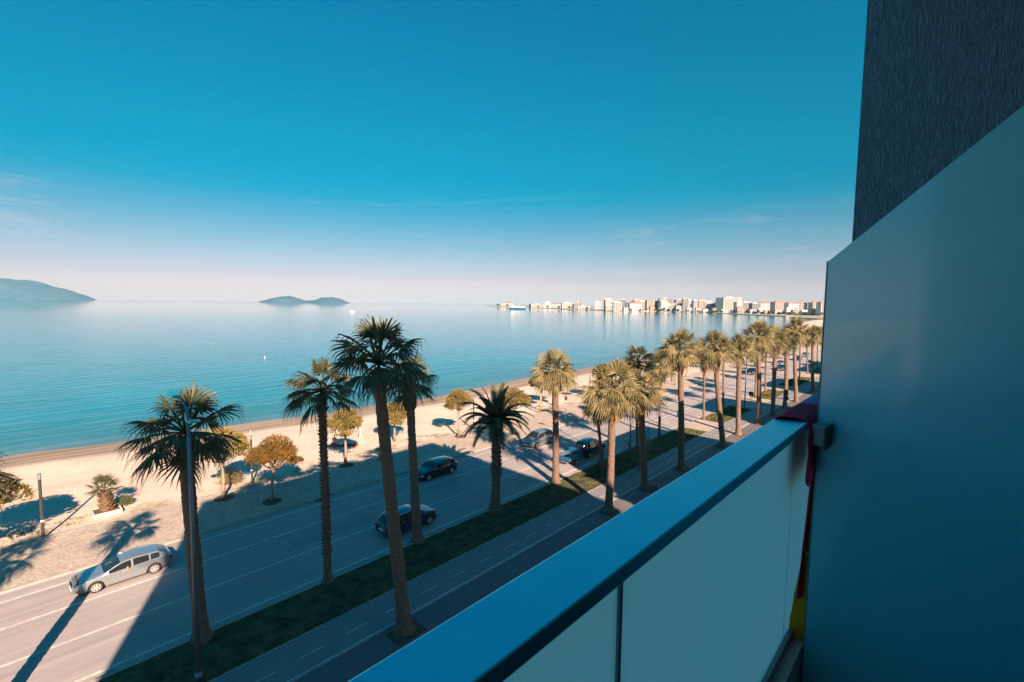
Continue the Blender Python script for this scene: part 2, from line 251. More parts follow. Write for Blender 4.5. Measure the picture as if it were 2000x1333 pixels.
# ------------------------------------------------------------------ mesh helpers
class MB:
    def __init__(s): s.v = []; s.f = []; s.mi = []; s.cur = 0
    def add(s, vs, fs):
        o = len(s.v); s.v += [tuple(p) for p in vs]
        for f in fs: s.f.append(tuple(i+o for i in f)); s.mi.append(s.cur)
    def box(s, x0, x1, y0, y1, z0, z1):
        s.add([(x0, y0, z0), (x1, y0, z0), (x1, y1, z0), (x0, y1, z0), (x0, y0, z1), (x1, y0, z1), (x1, y1, z1), (x0, y1, z1)],
              [(0, 3, 2, 1), (4, 5, 6, 7), (0, 1, 5, 4), (1, 2, 6, 5), (2, 3, 7, 6), (3, 0, 4, 7)])
    def obox(s, c, ax, ay, az, hx, hy, hz):
        c = Vector(c); P = []
        for k in (-1, 1):
            for (i, j) in ((-1, -1), (1, -1), (1, 1), (-1, 1)): P.append(c+ax*hx*i+ay*hy*j+az*hz*k)
        s.add(P, [(0, 3, 2, 1), (4, 5, 6, 7), (0, 1, 5, 4), (1, 2, 6, 5), (2, 3, 7, 6), (3, 0, 4, 7)])
    def tube(s, pts, rad, n=10, caps=True, jit=None):
        pts = [Vector(p) for p in pts]; o = len(s.v)
        if not isinstance(rad, (list, tuple)): rad = [rad]*len(pts)
        prev = None
        for i, p in enumerate(pts):
            d = (pts[min(i+1, len(pts)-1)]-pts[max(i-1, 0)]).normalized()
            if prev is None:
                u = d.orthogonal().normalized()
                if abs(d.z) > .8: u = (Vector((1, 0, 0))-d*d.x).normalized()
            else: u = (prev-d*prev.dot(d)).normalized()
            prev = u; v = d.cross(u)
            for k in range(n):
                a = 2*PI*k/n; r = rad[i]*(1+(jit() if jit else 0))
                s.v.append(tuple(p+(u*math.cos(a)+v*math.sin(a))*r))
        for i in range(len(pts)-1):
            for k in range(n):
                a = o+i*n+k; b = o+i*n+(k+1) % n
                s.f.append((a, b, b+n, a+n)); s.mi.append(s.cur)
        if caps:
            s.f.append(tuple(o+k for k in reversed(range(n)))); s.mi.append(s.cur)
            s.f.append(tuple(o+(len(pts)-1)*n+k for k in range(n))); s.mi.append(s.cur)
    def prism(s, poly, z0, z1):
        n = len(poly); s.add([(x, y, z0) for x, y in poly]+[(x, y, z1) for x, y in poly],
            [tuple(reversed(range(n))), tuple(range(n, 2*n))]+[(i, (i+1) % n, n+(i+1) % n, n+i) for i in range(n)])
    def build(s, name, mats, parent=None, smooth=False, bevel=0, link=True, loc=None):
        me = bpy.data.meshes.new(name); me.from_pydata(s.v, [], s.f)
        if not isinstance(mats, (list, tuple)): mats = [mats]
        for q in mats: me.materials.append(M[q] if isinstance(q, str) else q)
        me.polygons.foreach_set('material_index', s.mi)
        if smooth: me.polygons.foreach_set('use_smooth', [True]*len(me.polygons))
        me.update()
        o = bpy.data.objects.new(name, me)
        COL.objects.link(o)
        if bevel:
            bm = o.modifiers.new('bevel', 'BEVEL'); bm.width = bevel; bm.segments = 2; bm.limit_method = 'ANGLE'
        if parent: o.parent = parent
        if loc: o.location = loc
        return o
def tag(o, label=None, cat=None, group=None, kind=None):
    for k, v in (('label', label), ('category', cat), ('group', group), ('kind', kind)):
        if v: o[k] = v
    return o
def empty(name, loc=(0, 0, 0), rz=0, **k):
    o = bpy.data.objects.new(name, None); COL.objects.link(o); o.location = loc; o.rotation_euler = (0, 0, rz); o.empty_display_size = .2
    return tag(o, **k)
def copy_tree(o, parent=None):
    c = o.copy(); COL.objects.link(c)
    if parent: c.parent = parent
    for ch in [x for x in bpy.data.objects if x.parent == o]: copy_tree(ch, c)
    return c
def struct(o): o['kind'] = 'structure'; return o
def set_attr(o, vals):
    at = o.data.attributes.new('shore', 'FLOAT', 'POINT'); at.data.foreach_set('value', vals)

# ------------------------------------------------------------------ ground, road, beach, sea
K = 17/16
SH = [(-600, 75), (-250, 73), (-60, 71.5), (0, 69.6), (9.4, 67.5), (20, 66.7), (29, 65.9), (38.4, 65.5), (51, 64.2), (62, 64.6), (74, 66.2), (97, 67.2), (131, 68.6), (153, 69), (170, 67.6), (226, 63.5), (320, 76), (414, 93), (540, 115), (690, 128)]
SH = [(x*K, y*K) for x, y in SH]
def shore(x):
    for (a, b), (c, d) in zip(SH, SH[1:]):
        if a <= x <= c:
            return b+(d-b)*(x-a)/(c-a)
    return SH[-1][1]
FAR = [(760, 150), (778, 175), (857, 192), (924, 265), (1082, 384), (1182, 469), (1224, 590), (1080, 640), (1110, 696), (1180, 780), (1190, 850), (1240, 930), (1330, 1010), (1390, 1130), (1640, 1500), (1720, 1690)]
FAR = [(x*K, y*K) for x, y in FAR]
g = MB(); poly = [(-2500, -1500), (6000, -1500), (6000, 3300), (2500, 2600), (1950, 1960)]+[(x, y) for x, y in reversed(FAR)]+[(690*K, 100), (600, 60), (240, 43.0), (-2500, 43.0)]
g.prism(poly, -3, -.14); struct(g.build('ground', 'earth'))
rnd = random.Random(5)
b = MB(); vals = []; xs = []
x = -600*K
while x < 733: xs.append(x); x += 4 if -80 < x < 300 else 16
NR = 26
for x in xs:
    inner = 43.5 if x < 235 else 43.5+max(0, shore(x)-24-43.5)*min(1, (x-235)/120)
    s = shore(x)+.55*math.sin(x*.11)+.35*math.sin(x*.31+1)
    for j in range(NR):
        f = j/(NR-1); y = inner+(s+8-inner)*f
        dd = y-s
        if dd < -9: z = .02+.07*math.sin(x*.23+y*.5)*min(1, (y-inner)/4)-.25*max(0, (y-inner)/(s-9-inner))
        else: z = -.23-(.77/9)*(dd+9)+.02*math.sin(x*.8)
        b.v.append((x, y, z)); vals.append(dd)
for i in range(len(xs)-1):
    for j in range(NR-1):
        a = i*NR+j; b.f.append((a, a+NR, a+NR+1, a+1)); b.mi.append(0)
o = struct(b.build('beach', 'sand', smooth=True)); set_attr(o, vals)
# sea sheet: rows start at the water line so depth from the shore is known
b = MB(); vals = []
xs2 = [-21000, -6000, -2000, -600*K]+[x for x in xs if x > -600*K and int(x) % 2 == 0]+[760, 1500, 2500, 6000, 21000]
DD = [-6, 0, 3, 7, 12, 18, 26, 45, 90, 300, 1500, 6000, 20800]
for x in xs2:
    s = shore(min(max(x, -600), 733))
    for d in DD: b.v.append((x, s+d, -1.0)); vals.append(d)
nd = len(DD)
for i in range(len(xs2)-1):
    for j in range(nd-1):
        a = i*nd+j; b.f.append((a, a+nd, a+nd+1, a+1)); b.mi.append(0)
o = struct(b.build('sea', 'sea')); set_attr(o, vals)

X0, X1 = -140, 640
def sheet(name, x0, x1, y0, y1, z, m_, thick=.3):
    g = MB(); g.box(x0, x1, y0, y1, z-thick, z); return struct(g.build(name, m_))
sheet('road', X0, X1, 25.45, 36.95, 0.0, 'asphalt', .1)
sheet('seaside_pavement', X0, X1, 37.1, 43.45, .12, 'pebble')
sheet('pavement_edging', X0, X1, 43.45, 43.75, .14, 'kerb')
for y0 in (25.27, 36.95):
    sheet('kerb', X0, X1, y0, y0+(.18 if y0 < 30 else .15), .13, 'kerb')
sheet('cycle_lane', X0, X1, 19.45, 21.85, .10, 'cycle')
sheet('footway', X0, X1, .9, 19.35, .10, 'footway')
sheet('cycle_lane_edging', X0, X1, 19.35, 19.45, .115, 'kerb')
sheet('lawn_edging', X0, X1, 21.85, 21.93, .115, 'kerb')
GR = [(-140, 60.3), (66.2, 78.7), (89, 100), (107, 124), (131, 150), (158, 190), (200, 400)]
prev = X0
for i, (a, c) in enumerate(GR):
    if a > prev: sheet('crossing_paving', prev, a, 21.93, 25.27, .115, 'pebble')
    sheet('lawn', a, c, 21.93, 25.27, .11, 'grass_soil')
    prev = c
for y in (26.05, 29.5, 32.93, 35.9):
    g = MB(); wd = .075 if y != 26.05 else .09
    g.box(X0, X1, y-wd, y+wd, -.02, .004); tag(g.build('lane_line', 'paint'), kind='structure')
g = MB(); g.box(X0, 300, 19.49, 19.57, .05, .104); struct(g.build('cycle_lane_line', 'paint'))
g = MB(); s_ = -80.0+.4
while s_ < 220:
    g.box(s_, s_+1.15, 20.44, 20.50, .05, .104); s_ += 2.2
struct(g.build('cycle_lane_dashes', 'paint'))
rnd = random.Random(41)
M['patch'] = asphalt('asphalt_repair', (.20, .185, .185), (.25, .23, .23), False)
for (x, y, lx, ly) in ((-6.5, 27.2, 3.5, 1.4), (12.5, 30.3, 6, 1.1), (21, 33.6, 2.2, 1.6), (31, 27.1, 5, .9), (46, 31.0, 7, 1.5), (64, 34.0, 4, 1.3)):
    g = MB(); P = [(x+lx*u+rnd.uniform(-.08, .08), y+ly*v+rnd.uniform(-.04, .04)) for u, v in ((0, 0), (.3, .02), (.7, -.02), (1, 0), (1, 1), (.6, 1.03), (.2, .98), (0, 1))]
    g.prism(P, -.02, .002); struct(g.build('asphalt_patch', 'patch'))
# grass tufts
rnd = random.Random(2); g = MB()
for _ in range(26000):
    x = -8+ (rnd.random()**1.3)*130; y = rnd.uniform(21.9, 25.3)
    if not any(a < x < c for a, c in GR): continue
    h = rnd.uniform(.03, .085)*(1+x/60); a = rnd.random()*PI; w_ = .02*(1+x/50)
    dx, dy = math.cos(a)*w_, math.sin(a)*w_; lx, ly = rnd.uniform(-.04, .04), rnd.uniform(-.04, .04)
    g.add([(x-dx, y-dy, .10), (x+dx, y+dy, .10), (x+lx, y+ly, .10+h)], [(0, 1, 2)])
tag(g.build('grass', 'grass'), 'short green grass covering the strip between road and cycle lane', 'grass', kind='stuff')
# dry weeds along the edge of the beach
g = MB()
for _ in range(240):
    cx_, cy_ = rnd.uniform(-2, 75), 44+abs(rnd.gauss(0, 1.7))
    if math.sin(cx_*.8)+math.sin(cx_*.33+2) < .1: continue
    for _k in range(26):
        x, y = cx_+rnd.gauss(0, .35), cy_+rnd.gauss(0, .22); h = rnd.uniform(.04, .16); a = rnd.random()*PI
        g.add([(x-.02*math.cos(a), y-.02*math.sin(a), -.05), (x+.02*math.cos(a), y+.02*math.sin(a), -.05), (x+rnd.uniform(-.08, .08), y+rnd.uniform(-.08, .08), .05+h)], [(0, 1, 2)])
tag(g.build('dry_weeds', 'bush'), 'low dry weeds scattered where the sand meets the pebble pavement', 'weeds', kind='stuff')

# ------------------------------------------------------------------ our balcony and the buildings of this side
Z = lambda dz: EYE+dz
FLOOR = Z(-1.8); CEIL = Z(1.36)
H = empty('hotel_building', (1.6, -8, .1), label='hotel block this balcony belongs to, dark tiled balcony floor beside the divider', cat='building')
def part(name, g, m_, par, **k):
    o = g.build(name, m_, **k); o.parent = par; o.matrix_parent_inverse = Matrix.Translation(-Vector(par.location)); return o
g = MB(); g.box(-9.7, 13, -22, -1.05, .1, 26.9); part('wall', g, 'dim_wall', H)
for k in range(-4, 5):
    z = FLOOR+3.36*k
    if 0 < z < 26.5:
        g = MB(); g.box(-9.7, 13, -1.05, .56 if k != 1 else .27, z-.2, z); part('balcony_floor', g, ['tile'] if k == 0 else 'plaster', H)
g = MB(); g.box(-9.7, 13, -22, .60, 26.75, 27.0); part('roof', g, 'plaster', H)
g = MB(); g.box(-9.7, -9.5, -1.05, .5, .1, 26.75); part('side_wall', g, 'plaster', H)
g = MB(); g.box(12.8, 13, -1.05, .5, .1, 26.75); part('side_wall', g, 'plaster', H)
for x0 in (-2.4, .2, 4, 7):
    g = MB(); g.box(x0, x0+1.9, -1.06, -1.0, FLOOR+.02, FLOOR+2.3); fo = part('balcony_door', g, 'dark_plate', H)
    g = MB(); g.box(x0+.08, x0+.91, -1.0, -.985, FLOOR+.12, FLOOR+2.2); g.box(x0+.99, x0+1.82, -1.0, -.985, FLOOR+.12, FLOOR+2.2)
    gl = g.build('pane', 'window'); gl.parent = fo
for k in (-4, -3, -2, -1, 1, 2, 3):
    z = FLOOR+3.36*k
    if z > 1 and z < 25:
        g = MB(); g.box(-9.5, 12.8, .46 if k != 1 else .21, .49 if k != 1 else .24, z+.02, z+1.05); part('balustrade', g, 'milk', H)
# stucco wing wall
g = MB(); g.box(2.56, 2.78, -1.05, .345, FLOOR, CEIL+.0)
tag(g.build('stucco_wall', 'stucco'), 'dark grey scratched stucco wall rising behind the frosted divider', 'wall')
# railing
RL = empty('balcony_railing', (0, .5, FLOOR), label='balcony railing with broad satin metal handrail and milky glass panes', cat='railing')
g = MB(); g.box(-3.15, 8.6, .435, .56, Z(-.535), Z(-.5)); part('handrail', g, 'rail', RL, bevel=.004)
g = MB(); g.box(-3.15, .878, .494, .506, Z(-1.585), Z(-.537)); part('glass_pane', g, 'milk', RL)
g = MB(); g.box(.892, 2.43, .494, .506, Z(-1.585), Z(-.537)); part('glass_pane', g, 'milk', RL)
g = MB(); g.box(2.436, 8.6, .494, .506, Z(-1.585), Z(-.537)); part('glass_pane', g, 'milk', RL)
g = MB(); g.box(.879, .891, .488, .510, Z(-1.585), Z(-.537)); part('pane_joint', g, 'joint', RL)
g = MB(); g.box(-3.15, 8.6, .475, .53, Z(-1.60), Z(-1.56)); part('bottom_rail', g, 'grey_metal', RL, bevel=.004)
g = MB(); g.box(-3.15, 8.6, .43, .57, FLOOR-.02, Z(-1.602)); part('kerb', g, 'plaster', RL)
# frosted divider
DV = empty('balcony_divider', (2.5, .1, FLOOR), label='tall frosted glass balcony divider with slanted top edge in front of stucco', cat='divider')
def yz_plate(poly, x0, x1):
    g = MB(); n = len(poly); g.add([(x0, y, z) for y, z in poly]+[(x1, y, z) for y, z in poly],
        [tuple(range(n)), tuple(reversed(range(n, 2*n)))]+[(i, n+i, n+(i+1) % n, (i+1) % n) for i in range(n)]); return g
top = lambda y: Z(.2+(.42-y)*.93)
pp = [(.42, FLOOR+.01), (.42, Z(.2)), (-.78, top(-.78)), (-1.04, top(-.78)), (-1.04, FLOOR+.01)]
part('glass_pane', yz_plate(pp, 2.502, 2.514), 'panel', DV, bevel=.002)
ed = [(.42, Z(-1.6)), (.42, Z(.2)), (-.78, top(-.78)), (-.785, top(-.78)-.006), (.416, Z(.198)), (.416, Z(-1.6))]
part('edge_trim', yz_plate([(.424, Z(-1.6)), (.424, Z(.202)), (.421, Z(.201)), (.421, Z(-1.6))], 2.499, 2.517), 'joint', DV)
g = MB(); g.box(2.40, 2.498, .372, .452, Z(-.605), Z(-.52)); part('clamp', g, 'grey_metal', DV, bevel=.006)
g = MB(); g.box(2.38, 2.498, .362, .370, Z(-.612), Z(-.515)); part('clamp_plate', g, 'dark_plate', DV)
# towel over the rail : lofted strip with folds
def cloth(name, prof_fn, xs, mats, label, cat, thick=.004):
    g = MB(); n = None
    for x in xs:
        P = prof_fn(x); n = len(P)
        for p in P: g.v.append(p)
    for i in range(len(xs)-1):
        for j in range(n-1):
            a = i*n+j; g.f.append((a, a+1, a+n+1, a+n)); g.mi.append(0)
    o = g.build(name, mats, smooth=True); md = o.modifiers.new('solid', 'SOLIDIFY'); md.thickness = thick; md.offset = 1
    ss = o.modifiers.new('sub', 'SUBSURF'); ss.levels = 1; ss.render_levels = 2
    return tag(o, label, cat)
def tw(x):
    k = (x-2.36)/.42; wob = .006*math.sin(x*55)+.004*math.sin(x*131+1)
    ins = .30+.10*math.sin(x*9)
    P = [(x, .585+wob, Z(-.50-.30)), (x, .576+wob, Z(-.62)), (x, .572, Z(-.52)), (x, .556, Z(-.493+wob*.3)), (x+.02, .52, Z(-.487+wob*.6)), (x+.03, .47, Z(-.489-wob*.5)), (x+.035, .436, Z(-.497)), (x+.03, .424, Z(-.53))]
    lim = .12 if x < 2.50 else .0
    ln = .20+.06*math.sin(x*30) if x < 2.47 else .86
    yo = .422 if x < 2.39 else .45
    for q in (.2, .4, .6, .8, 1.0): P.append((x+.03+.01*math.sin(q*5), .428+.014*math.sin(x*60+q*3)+(.025*q if x > 2.47 else 0), Z(-.53-ln*q)))
    return P
cloth('towel', tw, [2.335+.0175*i for i in range(24)], 'towel', 'magenta beach towel draped over the handrail next to the divider', 'towel')
def tw2(x):
    wob = .005*math.sin(x*37)
    return [(x, .58+wob, Z(-.75)), (x, .574+wob, Z(-.6)), (x, .570, Z(-.51)), (x, .55, Z(-.494+wob*.4)), (x, .5, Z(-.49-wob*.3)), (x, .44, Z(-.496)), (x, .425, Z(-.53)), (x, .42+wob, Z(-.7))]
cloth('towel', tw2, [2.79+.04*i for i in range(18)], 'towel2', 'lilac blue towel lying over the rail just past the magenta one', 'towel')
# yellow bag leaning at the foot of the glass
pts = [(.428, -1.00), (.437, -1.07), (.452, -1.16), (.468, -1.27), (.482, -1.38), (.489, -1.47), (.506, -1.555), (.52, -1.572), (.50, -1.60), (.42, -1.60), (.30, -1.60), (.30, -1.0)]
g = yz_plate([(y, Z(z)) for y, z in pts], 2.545, 2.558)
Y = g.build('beach_bag', 'yellow', bevel=.005); Y2 = MB(); Y2.box(2.541, 2.5445, .30, .452, Z(-1.162), Z(-1.155)); seam = Y2.build('seam', 'white_line', parent=Y)
tag(Y, 'yellow cloth beach bag squeezed between glass pane and divider foot', 'bag')

def block(name, x0, x1, y0, y1, h, label, m_='plaster'):
    e = empty(name, ((x0+x1)/2, (y0+y1)/2, .1), label=label, cat='building')
    g = MB(); g.box(x0, x1, y0, y1-1.2, .1, h-.25); part('wall', g, m_, e)
    g = MB(); g.box(x0-.1, x1+.1, y0-.1, y1, h-.25, h); part('roof', g, m_, e)
    k = 3.4
    while k < h-2.5:
        g = MB(); g.box(x0, x1, y1-1.2, y1, k-.18, k); part('balcony', g, m_, e)
        x = x0+1
        while x < x1-1.6:
            g = MB(); g.box(x, x+1.5, y1-1.205, y1-1.15, k+.2, k+2.2); part('window', g, 'window', e); x += 3.2
        k += 3.0
block('apartment_building', 25.0, 44.0, -17, .6, 18.4, 'pale apartment building down the street behind the stucco wall, nearest the hotel')
block('apartment_building', 60.0, 71.5, -17, .6, 18.6, 'narrow apartment building down the street behind the stucco wall')
block('apartment_building', 91.0, 105.0, -17, .6, 17.5, 'third apartment building down the street behind the stucco wall')
block('apartment_building', 122.0, 150.0, -17, .6, 18.0, 'long apartment building farthest down the street behind the stucco wall')

# ------------------------------------------------------------------ palms
def fan_leaf(g, az, el, R, rnd, tip=False, dead=False, m=10):
    ca, sa = math.cos(az), math.sin(az)
    d = Vector((ca*math.cos(el), sa*math.cos(el), math.sin(el))); sdv = Vector((-sa, ca, 0))
    pl = R*rnd.uniform(.44, .60); bl = R*rnd.uniform(.50, .62)
    P = []; sag = .10 if not dead else .22
    for k in range(4):
        f = k/3; P.append(Vector((0, 0, .12))+d*pl*f-Vector((0, 0, 1))*sag*R*f*f*math.cos(el))
    e = (P[3]-P[2]).normalized(); nrm = e.cross(sdv).normalized()
    tw_ = rnd.uniform(-.5, .5); sdr = (sdv*math.cos(tw_)+nrm*math.sin(tw_)); nrm = e.cross(sdr).normalized()
    if nrm.z < 0: nrm = -nrm
    hw = .022
    for k in range(3):
        a, b_ = P[k], P[k+1]
        g.add([a-sdr*hw, a+sdr*hw, b_+sdr*hw*.7, b_-sdr*hw*.7], [(0, 1, 2, 3)])
        g.add([a-nrm*hw, a+nrm*hw, b_+nrm*hw*.7, b_-nrm*hw*.7], [(0, 1, 2, 3)])
    p0 = P[3]; step = math.radians(105)/m; fold = rnd.uniform(.15, .55) if not dead else .9
    droop = (rnd.uniform(.55, 1.05) if not dead else 1.0)*(.55 if el > 1.0 else 1)
    for j in range(-m, m+1):
        an = j*step; c_, s_ = math.cos(an), math.sin(an)
        dj = (e*c_+sdr*s_-nrm*fold*abs(s_)).normalized()
        wj = (sdr*c_-e*s_)
        l = bl*(1-.30*(abs(j)/m)**1.6)*rnd.uniform(.88, 1.06)
        w1 = l*.40*math.tan(step/2)*.92; w2 = w1*.62
        dz = Vector((0, 0, -1))*l*droop
        p1 = p0+dj*l*.40+dz*.02; p2 = p0+dj*l*.74+dz*.17; jt = Vector((rnd.uniform(-.03, .03), rnd.uniform(-.03, .03), 0))
        p3 = p0+dj*l*(.99-.14*droop)+dz*.58+jt*2
        r_ = nrm*(.012 if j % 2 else -.012)
        g.add([p0, p1-wj*w1+r_, p1+wj*w1-r_], [(0, 1, 2)])
        g.add([p1-wj*w1+r_, p1+wj*w1-r_, p2+wj*w2, p2-wj*w2], [(0, 1, 2, 3)])
        sv = g.cur
        if tip: g.cur = 1
        g.add([p2-wj*w2, p2+wj*w2*.1, p3], [(0, 1, 2)]); g.add([p2+wj*w2*.1, p2+wj*w2, p3+jt+wj*w1*.8-dz*.1], [(0, 1, 2)])
        g.cur = sv
def fan_crown(seed, R, n=46, tips=.3, lo=112, nd=13):
    rnd = random.Random(seed); g = MB(); dd = MB(); ga = 2.39996
    for i in range(n):
        f = i/(n-1); el_ = math.radians(88-lo*f**.80)+rnd.uniform(-.16, .16)
        fan_leaf(g, i*ga+rnd.uniform(-.25, .25), el_, R*rnd.uniform(.88, 1.08), rnd, tip=rnd.random() < tips)
    for i in range(nd):
        fan_leaf(dd, i*ga+rnd.random(), math.radians(rnd.uniform(-78, -48)), R*rnd.uniform(.55, .8), rnd, dead=True, m=5)
    return g, dd
CR = []
for k in range(7):
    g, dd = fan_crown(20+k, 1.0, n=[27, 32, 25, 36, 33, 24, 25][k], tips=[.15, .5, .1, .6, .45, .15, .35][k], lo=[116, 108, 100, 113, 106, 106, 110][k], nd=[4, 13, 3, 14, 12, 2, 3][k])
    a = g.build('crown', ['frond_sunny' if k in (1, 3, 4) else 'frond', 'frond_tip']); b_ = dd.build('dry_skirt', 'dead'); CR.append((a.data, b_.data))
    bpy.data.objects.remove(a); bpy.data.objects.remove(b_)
def trunk(g, h, lean, r0, r1, seed, spiky=False, bulge=True):
    rnd = random.Random(seed); n = max(18, int(h*11)); pts = []; rad = []
    cv = rnd.uniform(-.12, .12)
    for i in range(n+1):
        f = i/n; z = h*f
        q = lean*(f**1.15); pts.append(Vector((q.x, q.y, z))+Vector((cv, -cv, 0))*math.sin(f*PI)*.7)
        r = r1+(r0*.80-r1)*(1-f)**.8+r0*.55*math.exp(-z/.35)
        r *= 1+.035*math.sin(z*1.9+seed)+.03*math.sin(i*2.4)
        rad.append(r)
    g.tube(pts, rad, 16, jit=lambda: rnd.uniform(-.085, .085))
    return pts, rad
def boots(g, pts, rad, z0, z1, rnd, dens=26, size=.11):
    zt = z0; k = 0
    while zt < z1:
        i = min(len(pts)-2, int((zt/pts[-1].z)*(len(pts)-1))); p = pts[i].lerp(pts[i+1], (zt/pts[-1].z)*(len(pts)-1)-i); r = rad[i]
        a = k*2.39996; k += 1; zt += 1/dens
        o_ = Vector((math.cos(a), math.sin(a), 0)); t_ = Vector((-o_.y, o_.x, 0)); s_ = size*rnd.uniform(.7, 1.25)
        c = p+o_*(r*.93); tipp = c+o_*s_*1.0+Vector((0, 0, s_*1.1))
        g.add([c-t_*s_*.55, c+t_*s_*.55, c+Vector((0, 0, s_*.75))+o_*.01, tipp+t_*s_*.2, tipp-t_*s_*.2], [(0, 1, 3, 4), (0, 4, 2), (1, 2, 3)])
# s, t, trunk height, sideways lean, crown radius, crown kind, trunk kind, label
G1 = 'fan palms in the kerbside lawn'; G2 = 'fan palms along the footway'
PAL = [
 (-1.3, 25.15, 9.6, -.5, 2.2, 6, 0, G1, 'fan palm cut off by the left picture edge, its shadow crossing the road'),
 (-7.9, 25.15, 9.9, -.2, 2.4, 0, 0, G1, 'fan palm outside the left edge whose crown shadow falls on the road'),
 (5.80, 25.05, 9.6, -.40, 2.75, 0, 0, G1, 'thick fan palm standing right behind the blue grey street lamp'),
 (12.05, 25.22, 10.75, -.13, 2.45, 6, 1, G1, 'slender fan palm with spiky stubbled trunk and two pale yellow fans'),
 (12.72, 18.67, 12.75, -1.15, 2.75, 2, 0, G2, 'tallest leaning fan palm in front, growing from a square soil pit'),
 (18.36, 25.39, 10.40, -.45, 2.2, 5, 0, G1, 'fan palm just right of the tall leaning one, trunk with swollen neck'),
 (33.20, 25.18, 9.70, -.26, 2.3, 1, 0, G1, 'sunlit fan palm at the road edge beside the blue trailer'),
 (31.44, 18.69, 9.04, -.01, 2.45, 3, 0, G2, 'fan palm with orange sunlit trunk nearest the handrail, shaded foot'),
 (40.27, 24.73, 5.70, -.74, 1.9, 4, 2, G1, 'short thin fan palm half hidden behind the orange lit trunk'),
 (37.74, 18.84, 8.16, -.61, 2.45, 4, 0, G2, 'fan palm with dark shaded trunk beside the bare shrub'),
 (47.33, 24.69, 9.40, -.18, 2.3, 2, 2, G1, 'fan palm with thin rough trunk behind the white street lamp'),
 (53.84, 25.30, 8.32, .02, 2.1, 3, 2, G1, 'thin fan palm behind the bare shrub, dry brown skirt'),
 (44.65, 18.60, 11.46, -.54, 2.45, 0, 0, G2, 'tall straight fan palm with lower half of trunk in deep shade, beside blue sign'),
 (66.62, 24.81, 8.38, -.21, 2.1, 1, 2, G1, 'thin pale fan palm on the corner of the second lawn'),
 (55.28, 18.28, 10.76, -1.40, 2.35, 4, 0, G2, 'fan palm with strongly leaning pale trunk on the footway'),
 (77.70, 26.0, 9.00, -.41, 2.2, 5, 2, G1, 'fan palm whose trunk crosses behind the leaning pale one'),
 (61.75, 18.66, 10.40, -.31, 2.15, 3, 0, G2, 'fully sunlit fan palm right of the leaning one'),
 (69.37, 18.49, 11.68, -.66, 2.35, 2, 0, G2, 'fan palm with dark foot and pale upper trunk, left of the round sign'),
 (97.22, 24.97, 8.48, -.16, 2.1, 0, 2, G1, 'sunlit fan palm on the third lawn patch'),
 (76.83, 18.61, 10.58, -.19, 2.4, 1, 0, G2, 'fan palm with almost wholly dark trunk left of the round sign back'),
 (114.37, 25.4, 8.06, -.34, 1.9, 5, 2, G1, 'distant thin fan palm seen between two footway trunks'),
 (90.86, 24.95, 6.86, -.08, 1.6, 3, 2, G1, 'small pale thin fan palm at the roadside, third lawn start'),
 (90.55, 18.48, 11.56, -1.0, 2.4, 0, 0, G2, 'tall sunlit fan palm above the tip of the magenta towel'),
 (83.6, 18.6, 9.6, -.3, 2.1, 2, 0, G2, 'fan palm hidden among others between round sign and towel'),
 (122.82, 24.64, 8.84, -.40, 2.1, 2, 2, G1, 'distant sunlit fan palm behind the trunk above the towel'),
 (130.81, 24.69, 8.10, -.60, 2.1, 3, 2, G1, 'distant sunlit fan palm at the fourth lawn'),
 (105.11, 18.83, 10.48, -.53, 2.4, 1, 0, G2, 'shaded fan palm second from the frosted divider'),
 (116.27, 19.2, 9.66, -.38, 2.4, 5, 0, G2, 'shaded fan palm touching the frosted divider edge'),
 (143.0, 24.9, 9.0, -.3, 2.2, 1, 2, G1, 'far fan palm beyond the fourth lawn, left of divider'),
 (157.0, 25.0, 9.6, -.3, 2.2, 4, 2, G1, 'farther fan palm beyond the fourth lawn, near divider'),
 (172.0, 25.0, 9.2, -.3, 2.2, 0, 2, G1, 'farthest fan palm of the road edge row'),
]
rnd = random.Random(9)
